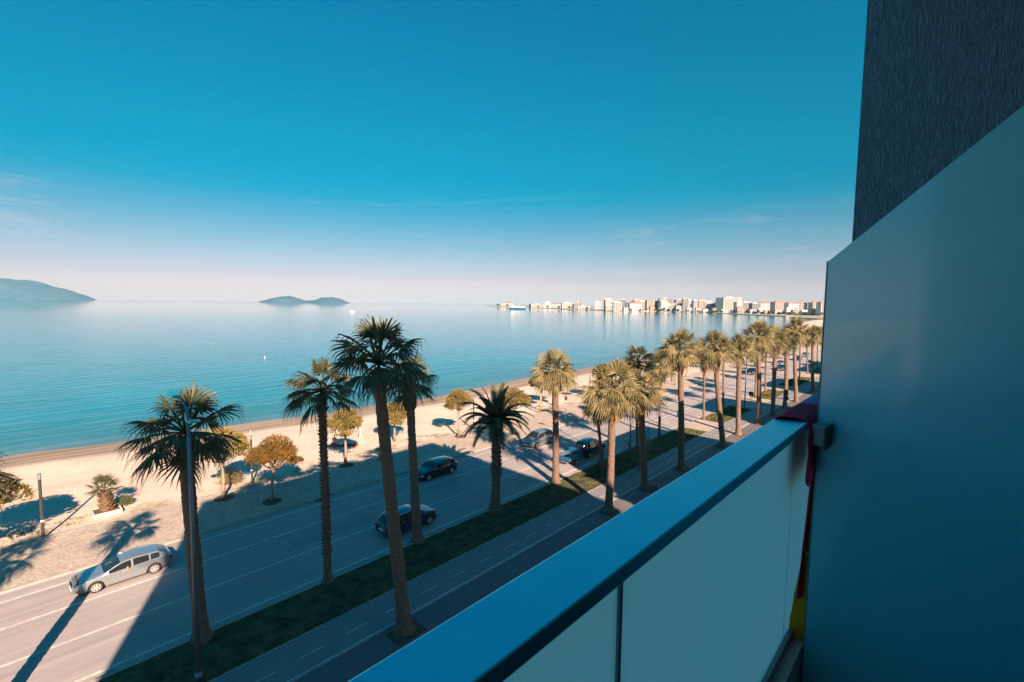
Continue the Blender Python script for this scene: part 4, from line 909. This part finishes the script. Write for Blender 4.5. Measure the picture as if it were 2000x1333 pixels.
car((27.0, 34.55), PI, 4.4, 1.76, [(0, .85), (.08, 1.02), (.4, 1.30), (.9, 1.41), (1.8, 1.44), (2.5, 1.38), (3.25, 1.0), (3.5, .95), (4.15, .82), (4.4, .58)], SED_B, (.85, 3.5), [(.50, .98), (1.06, 1.9), (2.0, 2.98)], (2.55, 3.26), (.1, .44), 'black',
    'black hatchback driving left in the shaded far lane', doors=[(1.05, 1.95), (1.95, 2.98)])
car((19.25, 27.75), 0, 4.4, 1.78, [(0, .86), (.10, 1.02), (.42, 1.28), (.85, 1.42), (1.9, 1.46), (2.6, 1.38), (3.3, 1.0), (3.6, .95), (4.2, .82), (4.4, .58)], SED_B, (.85, 3.5), [(.50, .98), (1.06, 1.9), (2.0, 3.0)], (2.62, 3.3), (.1, .44), 'dark_blue',
    'dark hatchback seen behind two palm trunks in the near lane, driving away', doors=[(1.05, 1.95), (1.95, 3.0)], roof_rails=True)
car((42.6, 27.75), 0, 4.2, 1.80, [(0, 1.0), (.06, 1.3), (.25, 1.62), (.8, 1.72), (1.8, 1.74), (2.5, 1.66), (3.1, 1.14), (3.4, 1.08), (4.0, .95), (4.2, .65)], [(0, .95), (.4, 1.02), (3, 1.0), (3.9, .88), (4.2, .6)], (.75, 3.35), [(.3, .9), (1.0, 1.8), (1.9, 2.85)], (2.5, 3.1), (.05, .26), 'black',
    'black off road car pulling the blue trailer in the near lane', wr=.35, doors=[(1.0, 1.85), (1.85, 2.85)], low=.28)
far_cars = [((121.2, 34.2), 'black', 'dark car with white bonnet driving towards the camera far down the road'),
            ((144.5, 33.6), 'silver', 'silver blue car second in the distant row'), ((163, 33.4), 'dark_blue', 'dark car third in the distant row'),
            ((134, 31.0), 'dark_blue', 'dark car in the centre of the distant road'), ((176, 34.0), 'silver', 'farthest silver car by the divider edge'),
            ((152, 28.0), 'black', 'black car driving away beyond the fourth lawn')]
for (p, c, lab) in far_cars:
    car(p, PI if p[1] > 30 else 0, 4.4, 1.76, SED_T, SED_B, (.85, 3.5), [(.9, 1.9), (2.0, 3.0)], (2.65, 3.3), (.7, 1.35), c, lab, group='cars far down the street')
# trailer
e = empty('trailer', (38.75, 27.75, .004), label='small blue flatbed trailer with a rusty brown load in the near lane', cat='trailer')
g = MB(); g.box(-1.05, 1.05, -.78, .78, .52, .60); g.build('bed', 'load', parent=e)
for (x0, x1, y0, y1) in ((-1.09, 1.09, .78, .83), (-1.09, 1.09, -.83, -.78), (-1.09, -1.04, -.78, .78)):
    g = MB(); g.box(x0, x1, y0, y1, .48, .86); g.build('side_board', 'blue_board', parent=e, bevel=.01)
g = MB(); g.box(1.04, 1.09, -.78, .78, .48, 1.25); g.build('headboard', 'blue_board', parent=e, bevel=.01)
g = MB(); r2 = random.Random(3)
for k in range(7): g.obox((r2.uniform(-.6, .5), -.62+k*.2, .68+r2.uniform(0, .03)), Vector((1, .05*r2.uniform(-1, 1), 0)).normalized(), Vector((0, 1, 0)), Vector((0, 0, 1)), .85*r2.uniform(.6, 1), .085, .05)
tag(g.build('plank_load', 'load'), 'brown planks lying on the blue trailer bed', 'planks').location = (38.75, 27.75, .004)
for sg in (1, -1):
    g = MB(); g.tube([(-.1, sg*.86, .30), (-.1, sg*1.02, .30)], .30, 20); wo = g.build('wheel', 'tyre', parent=e); g = MB(); g.tube([(-.1, sg*1.02, .30), (-.1, sg*1.03, .30)], .18, 16); g.build('rim', 'rim', parent=wo)
    g = MB(); g.box(-.48, .28, min(sg*.84, sg*1.05), max(sg*.84, sg*1.05), .64, .67); g.build('mudguard', 'white_old', parent=e)
g = MB(); g.tube([(1.0, 0, .5), (1.75, 0, .45)], .04, 6); g.box(-1.12, -1.08, -.75, .75, .30, .40); g.build('drawbar', 'grey_metal', parent=e)

# ------------------------------------------------------------------ people
def skin_mesh(name, nodes_, edges, m_, parent, root=0):
    me = bpy.data.meshes.new(name); me.from_pydata([n_[0] for n_ in nodes_], edges, []); me.materials.append(M[m_])
    o = bpy.data.objects.new(name, me); COL.objects.link(o); o.parent = parent
    md = o.modifiers.new('skin', 'SKIN'); md.use_smooth_shade = True
    for i, n_ in enumerate(nodes_):
        sv = me.skin_vertices[0].data[i]; sv.radius = (n_[1], n_[2] if len(n_) > 2 else n_[1]); sv.use_root = (i == root)
    s_ = o.modifiers.new('sub', 'SUBSURF'); s_.levels = 1; s_.render_levels = 1
    return o
def person(loc, rz, label, shirt, legs, stride=.18, arm=(0.0, 0.0), seated=False, hat=False):
    e = empty('person', loc, rz, label=label, cat='person')
    if seated:
        hip = (0, 0, .0); K_ = [((.0, .0, .05), .13, .11), ((0, 0, .30), .14, .11), ((0.02, 0, .50), .13, .10), ((.03, 0, .60), .05), ((.05, 0, .68), .065), ((.06, 0, .80), .085, .075), ((.05, 0, .88), .06)]
        K_ += [((.02, .19, .50), .05), ((.10, .42, .38), .042), ((.36, .44, .42), .033), ((.46, .42, .43), .03), ((.02, -.19, .50), .05), ((.12, -.30, .27), .042), ((.30, -.42, .24), .033), ((.38, -.45, .22), .03)]
        K_ += [((.05, .09, .02), .085), ((.45, .10, .05), .07), ((.70, .10, -.30), .05), ((.05, -.09, .02), .085), ((.45, -.10, .05), .07), ((.70, -.10, -.30), .05)]
        E_ = [(0, 1), (1, 2), (2, 3), (3, 4), (4, 5), (5, 6), (2, 7), (7, 8), (8, 9), (9, 10), (2, 11), (11, 12), (12, 13), (13, 14), (0, 15), (15, 16), (16, 17), (0, 18), (18, 19), (19, 20)]
        skin_mesh('body', K_, E_, 'skin', e)
        skin_mesh('shirt', [((.0, 0, .03), .15, .13), ((0, 0, .30), .16, .13), ((0.02, 0, .53), .15, .12), ((.02, .20, .50), .065), ((.09, .39, .39), .055), ((.02, -.20, .50), .065), ((.10, -.28, .34), .055)], [(0, 1), (1, 2), (2, 3), (3, 4), (2, 5), (5, 6)], shirt, e)
        hz = .82; hx = .045
    else:
        st_ = stride; K_ = [((0, 0, .92), .13, .10), ((0, 0, 1.15), .13, .10), ((.02, 0, 1.38), .15, .10), ((.03, 0, 1.48), .05), ((.04, 0, 1.56), .06), ((.05, 0, 1.65), .085, .07), ((.04, 0, 1.72), .06)]
        K_ += [((.01, .19, 1.38), .05), ((-.03+arm[0], .25, 1.12), .042), ((.10+arm[0], .26, .90), .032), ((.14+arm[0], .25, .82), .03), ((.01, -.19, 1.38), .05), ((.06+arm[1], -.25, 1.12), .042), ((.0+arm[1], -.26, .90), .032), ((.0+arm[1], -.25, .82), .03)]
        K_ += [((0, .09, .86), .085), ((st_*.5+.03, .10, .48), .06), ((st_, .10, .08), .04), ((st_+.14, .11, .03), .035), ((0, -.09, .86), .085), ((-st_*.35+.04, -.10, .48), .06), ((-st_, -.10, .09), .04), ((-st_+.13, -.11, .03), .035)]
        E_ = [(0, 1), (1, 2), (2, 3), (3, 4), (4, 5), (5, 6), (2, 7), (7, 8), (8, 9), (9, 10), (2, 11), (11, 12), (12, 13), (13, 14), (0, 15), (15, 16), (16, 17), (17, 18), (0, 19), (19, 20), (20, 21), (21, 22)]
        skin_mesh('body', K_, E_, 'skin', e)
        skin_mesh('shirt', [((0, 0, .93), .15, .12), ((0, 0, 1.15), .15, .12), ((.02, 0, 1.40), .17, .12), ((.01, .20, 1.38), .065), ((-.01+arm[0]*.6, .25, 1.18), .055), ((.01, -.20, 1.38), .065), ((.04+arm[1]*.6, -.25, 1.18), .055)], [(0, 1), (1, 2), (2, 3), (3, 4), (2, 5), (5, 6)], shirt, e)
        skin_mesh('trousers', [((0, 0, .95), .145, .115), ((0, .09, .84), .10), ((st_*.5+.03, .10, .48), .075), ((st_*.95, .10, .14), .055), ((0, -.09, .84), .10), ((-st_*.35+.04, -.10, .48), .075), ((-st_*.95, -.10, .15), .055)], [(0, 1), (1, 2), (2, 3), (0, 4), (4, 5), (5, 6)], legs, e)
        hz = 1.675; hx = .035
    skin_mesh('hair', [((hx-.03, 0, hz-.03), .08, .08), ((hx-.015, 0, hz+.05), .085, .08), ((hx+.01, 0, hz+.085), .05)], [(0, 1), (1, 2)], 'hair', e)
person((25.3, 40.75, .12), 1.9, 'person in dark clothes walking on the shaded pavement beside a palm trunk', 'cloth_blue', 'cloth_dark', .25)
person((24.2, 48.4, -.1), .6, 'person in red top stepping on the sand beside the spiky palm trunk', 'shirt_red', 'cloth_dark', .3)
person((28.4, 50.3, -.2), 2.6, 'person in white standing on the sand behind the pine', 'shirt_white', 'shirt_white', .15, (.15, .1))
person((4.55, 33.80, .36), PI, 'driver in white shirt with an arm resting on the silver estate car door', 'shirt_white', 'cloth_dark', seated=True)
# blanket
g = MB(); nx = 26; ny = 12
for i in range(nx+1):
    for j in range(ny+1): g.v.append((-1.5+3*i/nx, -.55+1.1*j/ny, .05+.035*math.sin(i*.9)+.03*math.sin(j*1.3+i*.4)))
for i in range(nx):
    for j in range(ny): a = i*(ny+1)+j; g.f.append((a, a+ny+1, a+ny+2, a+1)); g.mi.append(0)
o = g.build('picnic_blanket', 'red_cloth', smooth=True); o.location = (25.75, 49.35, -.06); o.rotation_euler = (0, 0, math.radians(-42)); md = o.modifiers.new('s', 'SOLIDIFY'); md.thickness = .05
tag(o, 'coral red blanket spread on the sand in the shade of a pine', 'blanket')
g = MB(); g.box(-.16, .16, -.10, .10, 0, .22); o = g.build('small_bag', 'white', bevel=.05); o.location = (25.6, 49.6, .02); tag(o, 'small white bag lying on the red blanket', 'bag')

# ------------------------------------------------------------------ boats
def ship(name, x, d, Ln, label, hull, sup, rot=0):
    pos = off(x, d, -1.0); e = empty(name, pos, math.atan2(VR.y, VR.x)+rot, label=label, cat='ship')
    b_ = Ln*.09; h = Ln*.105
    P = []
    for (px, q) in ((-.5, .8), (-.3, 1), (.25, 1), (.42, .55), (.5, .04)): P.append((px*Ln, b_*q))
    def ring(z, k, sh): return [(x_*(1 if x_ < 0 else sh), y_*k, z) for x_, y_ in P]+[(x_*(1 if x_ < 0 else sh), -y_*k, z) for x_, y_ in reversed(P)]
    r0, r1 = ring(-.4, .8, .92), ring(h, 1, 1.0); n = len(r0)
    g = MB(); g.add(r0+r1, [tuple(range(n, 2*n))]+[(i, (i+1) % n, n+(i+1) % n, n+i) for i in range(n)]); g.build('hull', hull, parent=e)
    for (a, c, z0, z1, k) in sup:
        g = MB(); g.box(a*Ln, c*Ln, -b_*k, b_*k, h+z0*Ln, h+z1*Ln); g.build('deckhouse', 'white', parent=e, bevel=.01*Ln)
    g = MB(); g.tube([(.1*Ln, 0, h), (.1*Ln, 0, h+.22*Ln)], .008*Ln, 6); g.build('mast', 'white', parent=e)
ship('ferry', 15, 1409, 50, 'blue hulled ferry with white decks moored off the headland', 'ship_blue', [(-.40, -.02, 0, .085, .9), (-.36, -.20, .085, .13, .7), (.18, .46, 0, .05, .8), (.0, .16, 0, .05, .7)])
ship('cargo_boat', -2820, 7915, 150, 'small red ship with white deck on the horizon below the island', 'ship_red', [(-.3, .1, 0, .07, .8), (.1, .4, 0, .05, .6)])
ship('motor_boat', -283, 845, 9, 'tiny white boat left of the tallest palm crown', 'white', [(-.3, .2, 0, .12, .7)])
g = MB(); g.tube([(0, 0, -.2), (0, 0, .15), (0, 0, .45)], [.16, .13, .03], 12); o = g.build('buoy', 'white', smooth=True); o.location = (54.2, 151.3, -1.0); tag(o, 'tiny white buoy floating left of the tallest palm', 'buoy')
# bird over the water
def bird(loc, label, m_, s_=1, rz=0):
    e = empty('gull', loc, rz, label=label, cat='bird'); e.scale = (s_, s_, s_)
    g = MB(); g.tube([(-.26, 0, 0), (-.12, 0, .01), (.05, 0, .02), (.2, 0, .03), (.27, 0, .03), (.33, 0, .02)], [.01, .05, .075, .055, .04, .005], 10)
    for sg in (1, -1): g.add([(.08, .05*sg, .03), (-.10, .05*sg, .03), (-.06, .38*sg, .16), (.10, .38*sg, .17), (-.12, .75*sg, .06), (-.02, .72*sg, .08)], [(0, 1, 2, 3), (3, 2, 4, 5)])
    g.build('body', m_, parent=e, smooth=False)
bird(tuple(off(17.3, 78, 9.3)), 'grey gull gliding over the water left of the white street lamp', 'grey_metal', 1.3, .4)

# ------------------------------------------------------------------ far shore
e = []
def hill(name, x0, x1, d, prof, depth, label):
    g = MB(); NXh, NY = 90, 22; rnd = random.Random(len(name))
    for i in range(NXh+1):
        x = x0+(x1-x0)*i/NXh; h = interp(prof, i/NXh)
        for j in range(NY+1):
            v = j/NY; r = math.sin(v*PI)**.85
            n = 1+.07*math.sin(i*.55+v*5)*math.sin(v*7+i*.13)+.05*math.sin(i*1.3+j)
            dd = d+depth*v; p = off(x*dd/d, dd, -6+max(0, h)*r*n+(0 if h > 0 else h)); g.v.append(tuple(p))
    for i in range(NXh):
        for j in range(NY): a = i*(NY+1)+j; g.f.append((a, a+NY+1, a+NY+2, a+1)); g.mi.append(0)
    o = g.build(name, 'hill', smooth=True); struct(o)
    o['label'] = label
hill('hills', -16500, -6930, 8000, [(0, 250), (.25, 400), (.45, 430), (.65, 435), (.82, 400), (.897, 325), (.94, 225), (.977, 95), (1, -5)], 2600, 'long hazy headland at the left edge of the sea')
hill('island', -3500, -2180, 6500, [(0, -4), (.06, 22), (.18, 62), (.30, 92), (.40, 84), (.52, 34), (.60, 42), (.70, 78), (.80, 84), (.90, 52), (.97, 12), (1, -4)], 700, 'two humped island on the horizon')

BM = [mat('facade_%d' % i, c, .85, var=tuple(x*.85 for x in c), vscale=.06) for i, c in enumerate([(.43, .43, .44), (.54, .55, .57), (.27, .26, .255), (.36, .31, .285), (.25, .28, .31), (.19, .24, .29), (.41, .39, .38)])]
BAL = mat('balcony_band', (.56, .60, .66), .8); REC = mat('shaded_recess', (.08, .09, .10), .5); TILE = mat('red_roof', (.30, .17, .13), .8); BALP = mat('pink_balcony_band', (.40, .30, .27), .8)  # REC: dark window bands with the recess shade painted into their colour
# x centre (m right of the view axis), distance, width, height, depth, facade, balcony colour, floors, roof, label
CITY = [
 ('x', -41, 2601, 45, 13, 0, None, 3, 0, 'low building among trees at the very tip of the headland'),
 ('x', -26, 2686, 57, 24, 6, 'w', 6, 1, 'beige block behind the ferry at the tip of the headland'),
 ('x', 101, 1884, 55, 16, 0, None, 3, 0, 'long low warehouse just right of the ferry'),
 ('x', 142, 1934, 21, 28, 1, 'w', 8, 0, 'slim pale tower right of the long warehouse'),
 ('x', 181, 1980, 48, 21, 6, 'w', 5, 1, 'beige block between slim tower and port sheds'),
 ('x', 210, 1801, 44, 24, 1, None, 5, 0, 'white port shed left of the minaret'),
 ('x', 228, 1646, 32, 20, 2, None, 5, 1, 'brownish building beside the thin minaret'),
 ('x', 226, 1515, 36, 12, 1, None, 2, 0, 'low white quay building right of the minaret'),
 ('x', 276, 1545, 21, 29, 0, 'w', 8, 0, 'pale tower just before the gap in the skyline'),
 ('x', 265, 1307, 23, 34, 2, 'w', 9, 0, 'brown tower block at the left end of the main town'),
 ('x', 272, 1327, 21, 26, 1, 'w', 7, 1, 'white block right of the brown tower'),
 ('x', 272, 1235, 21, 26, 1, 'p', 7, 0, 'white and rose block second right of the brown tower'),
 ('x', 325, 1258, 32, 24, 1, 'w', 6, 1, 'wide white block of the pale group by the water'),
 ('x', 402, 1459, 56, 31, 3, 'p', 8, 0, 'long rose building with repeated arches'),
 ('x', 467, 1457, 39, 42, 5, 'p', 11, 0, 'brown grey building with dark glass top storeys'),
 ('x', 434, 1357, 26, 26, 1, 'w', 7, 0, 'low white block right of the dark topped building'),
 ('x', 499, 1378, 15, 40, 2, None, 11, 0, 'narrow grey brown tower in the middle of town'),
 ('x', 515, 1389, 9, 37, 1, 'w', 10, 0, 'narrow white tower touching the grey brown one'),
 ('x', 526, 1397, 8, 34, 4, None, 9, 0, 'very narrow grey tower between two white ones'),
 ('x', 493, 1285, 11, 34, 1, None, 9, 0, 'white tower left of the orange building'),
 ('x', 514, 1299, 17, 33, 3, 'p', 9, 0, 'orange brown building right of the white tower'),
 ('x', 546, 1319, 29, 30, 4, 'w', 8, 0, 'grey glazed block right of the orange building'),
 ('x', 580, 1341, 20, 31, 0, 'w', 8, 1, 'beige block left of the tallest hotel'),
 ('x', 580, 1260, 51, 43, 1, 'p', 11, 0, 'tallest white hotel with orange balcony stripes'),
 ('x', 559, 1176, 15, 30, 1, 'w', 8, 0, 'white tower standing in front of the tallest hotel'),
 ('x', 582, 1189, 15, 29, 2, None, 8, 0, 'brown building with an arched top right of the tall hotel'),
 ('x', 598, 1198, 8, 29, 1, 'w', 8, 0, 'very narrow white block right of the brown arched one'),
 ('x', 570, 1118, 18, 26, 5, None, 7, 0, 'blue grey block in the right half of town'),
 ('x', 609, 1138, 35, 28, 1, 'w', 7, 1, 'wide white block with red roof right of the blue grey one'),
 ('x', 608, 1080, 29, 30, 0, 'p', 8, 1, 'pink striped apartment block with raised red roof'),
 ('x', 602, 1024, 22, 27, 1, 'w', 7, 1, 'white apartment block right of the pink striped one'),
 ('x', 631, 1038, 19, 28, 1, 'p', 7, 1, 'white and pink apartment block, fourth from the divider'),
 ('x', 613, 981, 15, 28, 5, 'w', 7, 0, 'blue grey glazed block, third from the divider'),
 ('x', 591, 929, 15, 28, 0, 'p', 7, 1, 'pink striped block, second from the divider'),
 ('x', 580, 884, 19, 28, 1, 'p', 7, 1, 'cream block with red roof touching the divider edge'),
]
ang = math.atan2(VR.y, VR.x)
for i, (_, x, d, wd, h, fi, bal, nf, rf, lab) in enumerate(CITY):
    h *= .87; rnd = random.Random(i); rz = ang+rnd.uniform(-.22, .22); pos = off(x, d, -.14)
    e = empty('town_building', pos, rz, label=lab, cat='building', group='buildings of the town across the bay')
    dp = max(14, wd*.7)
    g = MB(); g.box(-wd/2, wd/2, 0, dp, 0, h)
    if wd > 12:
        nb = max(2, int(wd/5))
        for q in range(nb+1): xx = -wd*.46+wd*.92*q/nb; g.box(xx-.55, xx+.55, -.9, .1, .2, h-.2)
    g.build('wall', BM[fi], parent=e)
    fh = h/nf
    for k in range(nf):
        g = MB(); g.box(-wd*.46, wd*.46, -.5, .02, k*fh+.7, (k+1)*fh-.35); g.build('window_band', REC, parent=e)
        if bal and k > 0:
            g = MB(); g.box(-wd*.44, wd*(.44 if rnd.random() < .6 else .1), -1.5, 0, k*fh-.1, k*fh+.95); g.build('balcony', BALP if bal == 'p' else BAL, parent=e)
    if rf: g = MB(); g.add([(-wd/2-.6, -.8, h), (wd/2+.6, -.8, h), (wd/2+.6, dp+.8, h), (-wd/2-.6, dp+.8, h), (-wd*.25, dp/2, h+3), (wd*.25, dp/2, h+3)], [(0, 1, 5, 4), (1, 2, 5), (2, 3, 4, 5), (3, 0, 4), (0, 3, 2, 1)]); g.build('roof', TILE, parent=e)
    else: g = MB(); g.box(-wd/2-.3, wd/2+.3, -.3, dp+.3, h, h+.6); g.box(-wd*.2, wd*.1, dp*.3, dp*.6, h+.6, h+3.2); g.build('roof', BM[1 if i % 2 else 6], parent=e)
    if fi == 5 and nf == 11: g = MB(); g.box(-wd/2-.2, wd/2+.2, -.4, dp+.2, h-9, h+.2); g.build('glass_storey', REC, parent=e)
# second row of roofs behind the front, individually placed
rnd = random.Random(77)
for i in range(30):
    x = 250+i*13.5+rnd.uniform(-5, 5); d = max(1150, 1480-(x-250)*.75)+rnd.uniform(60, 160); x *= d/1300
    wd = rnd.uniform(14, 30); h = rnd.uniform(18, 29)*d/1250
    ordn = ['first', 'second', 'third', 'fourth', 'fifth', 'sixth', 'seventh', 'eighth', 'ninth', 'tenth', 'eleventh', 'twelfth', 'thirteenth', 'fourteenth', 'fifteenth', 'sixteenth', 'seventeenth', 'eighteenth', 'nineteenth', 'twentieth', 'twenty first', 'twenty second', 'twenty third', 'twenty fourth', 'twenty fifth', 'twenty sixth', 'twenty seventh', 'twenty eighth', 'twenty ninth', 'thirtieth'][i]
    e = empty('town_building', off(x, d, -.14), ang+rnd.uniform(-.3, .3), label='%s house from the left in the row behind the waterfront blocks' % ordn, cat='building', group='rear row of town buildings')
    fi = rnd.choice([0, 1, 1, 3, 6, 2, 4]); g = MB(); g.box(-wd/2, wd/2, 0, 16, 0, h); g.build('wall', BM[fi], parent=e)
    g = MB()
    for k in range(int(h/3.2)): g.box(-wd*.42, wd*.42, -.5, .02, k*3.2+1, k*3.2+2.6)
    g.build('window_band', REC, parent=e)
    g = MB(); g.add([(-wd/2-.6, -.8, h), (wd/2+.6, -.8, h), (wd/2+.6, 16.8, h), (-wd/2-.6, 16.8, h), (-wd*.25, 8, h+2.5), (wd*.25, 8, h+2.5)], [(0, 1, 5, 4), (1, 2, 5), (2, 3, 4, 5), (3, 0, 4), (0, 3, 2, 1)]); g.build('roof', TILE if rnd.random() < .5 else BM[0], parent=e)
# low houses standing along the water, in front of the blocks
rnd = random.Random(88)
NUM = ['first', 'second', 'third', 'fourth', 'fifth', 'sixth', 'seventh', 'eighth', 'ninth', 'tenth', 'eleventh', 'twelfth', 'thirteenth', 'fourteenth', 'fifteenth', 'sixteenth', 'seventeenth', 'eighteenth', 'nineteenth', 'twentieth', 'twenty first', 'twenty second', 'twenty third', 'twenty fourth']
for i in range(24):
    px = 1186+i*17.5+rnd.uniform(-4, 4); d = 1262 if px < 1290 else 1262-(px-1290)*1.15
    d -= 12; x = (px-1000)*d/FPX; wd = rnd.uniform(8, 15); h = rnd.uniform(6, 14)
    e = empty('waterfront_house', off(x, d, -.14), ang+rnd.uniform(-.25, .25), label='%s low house from the left in the front line along the town quay' % NUM[i], cat='house', group='low houses along the town quay')
    g = MB(); g.box(-wd/2, wd/2, 0, 9, 0, h); g.build('wall', BM[rnd.choice([0, 1, 1, 6, 3, 2])], parent=e)
    for k in range(int(h/3)): g = MB(); g.box(-wd*.4, wd*.4, -.4, .02, k*3+1, k*3+2.2); g.build('window_band', REC, parent=e)
    g = MB(); g.add([(-wd/2-.4, -.6, h), (wd/2+.4, -.6, h), (wd/2+.4, 9.6, h), (-wd/2-.4, 9.6, h), (-wd*.25, 4.5, h+1.6), (wd*.25, 4.5, h+1.6)], [(0, 1, 5, 4), (1, 2, 5), (2, 3, 4, 5), (3, 0, 4), (0, 3, 2, 1)]); g.build('roof', TILE if rnd.random() < .4 else BM[0], parent=e)
# minaret and mast
e = empty('minaret', off(240, 1760, -.14), label='thin minaret rising from the port quarter', cat='tower'); g = MB(); g.tube([(0, 0, 0), (0, 0, 32)], 1.5, 10); g.build('shaft', BM[1], parent=e); g = MB(); g.tube([(0, 0, 24), (0, 0, 25.2)], 2.2, 10); g.build('gallery', BM[0], parent=e); g = MB(); g.tube([(0, 0, 32), (0, 0, 39)], [1.7, .1], 10); g.build('spire', REC, parent=e)
# town trees by the water and quay line
gq = MB()
def poly_strip(pts, wd, z0, z1):
    for (a, b_), (c, d_) in zip(pts, pts[1:]):
        A_ = Vector((a, b_, 0)); B_ = Vector((c, d_, 0)); dr_ = (B_-A_).normalized(); nn = Vector((-dr_.y, dr_.x, 0)); cc = (A_+B_)/2
        gq.obox((cc.x, cc.y, (z0+z1)/2), dr_, nn, Vector((0, 0, 1)), (B_-A_).length/2+1, wd/2, (z1-z0)/2)
poly_strip(FAR[1:14], 7, -2.5, .25); tag(gq.build('quay', 'white_old'), kind='structure')
rnd = random.Random(12)
def town_tree(x, d, r, h, lab):
    e = empty('town_tree', off(x, d, -.1), label=lab, cat='tree', group='trees on the town waterfront')
    g = MB(); g.tube([(0, 0, 0), (0, 0, h*.6)], [r*.08, r*.04], 6); g.build('trunk', 'twig', parent=e)
    g = MB()
    for _ in range(160):
        v = Vector((rnd.gauss(0, 1), rnd.gauss(0, 1), rnd.gauss(0, 1))).normalized()*(rnd.random()**.4); p = Vector((v.x*r, v.y*r, h*.62+v.z*h*.38)); q = Vector((rnd.gauss(0, 1), rnd.gauss(0, 1), rnd.gauss(0, 1))).normalized(); u = q.orthogonal().normalized(); s_ = r*.22
        g.add([p-q*s_, p+u*s_, p+q*s_, p-u*s_], [(0, 1, 2, 3)])
    g.build('crown', 'bush', parent=e)
WORDS = ['first', 'second', 'third', 'fourth', 'fifth', 'sixth', 'seventh', 'eighth', 'ninth', 'tenth', 'eleventh', 'twelfth', 'thirteenth', 'fourteenth', 'fifteenth', 'sixteenth']
TT = []
for k, px in enumerate([972, 990, 1050, 1068, 1090, 1110, 1145, 1200, 1225, 1258, 1274, 1283, 1291, 1300, 1318, 1338, 1356, 1380, 1385, 1392, 1402, 1430, 1455, 1472, 1492, 1500, 1522, 1540, 1550, 1562, 1580, 1592, 1604, 1610]):
    d = 2560 if px < 1000 else (1850-(px-1036)*3 if px < 1160 else max(800, 1290-(px-1180)*1.0))
    TT.append(((px-1000)*d/FPX, d-16, (5 if 1274 < px < 1302 or 1375 < px < 1395 else 3.4)*d/1200*rnd.uniform(.8, 1.3), (9 if 1274 < px < 1302 or px > 1450 else 7)*d/1200*rnd.uniform(.8, 1.25)))
for k, (x, d, r, h) in enumerate(TT):
    grp = 'left' if k < 16 else ('middle' if k < 26 else 'right'); kk = k if k < 16 else (k-16 if k < 26 else k-26)
    town_tree(x, d, r, h, '%s tree from the left in the %s stretch of the town waterfront' % (WORDS[kk], grp))

# ------------------------------------------------------------------ air
HAZE = 1.7e-5
if HAZE:
    g = MB(); g.box(-22000, 22000, -3000, 22000, -8, 500)
    o = g.build('haze', 'white'); o.data.materials.clear()
    hm = bpy.data.materials.new('haze'); hm.use_nodes = True; n = hm.node_tree.nodes; l = hm.node_tree.links
    n.remove(n['Principled BSDF']); v = n.new('ShaderNodeVolumePrincipled'); v.inputs['Color'].default_value = (.30, .80, 1, 1); v.inputs['Density'].default_value = HAZE; v.inputs['Anisotropy'].default_value = 0
    l.new(v.outputs[0], n['Material Output'].inputs['Volume']); o.data.materials.append(hm); tag(o, kind='stuff')
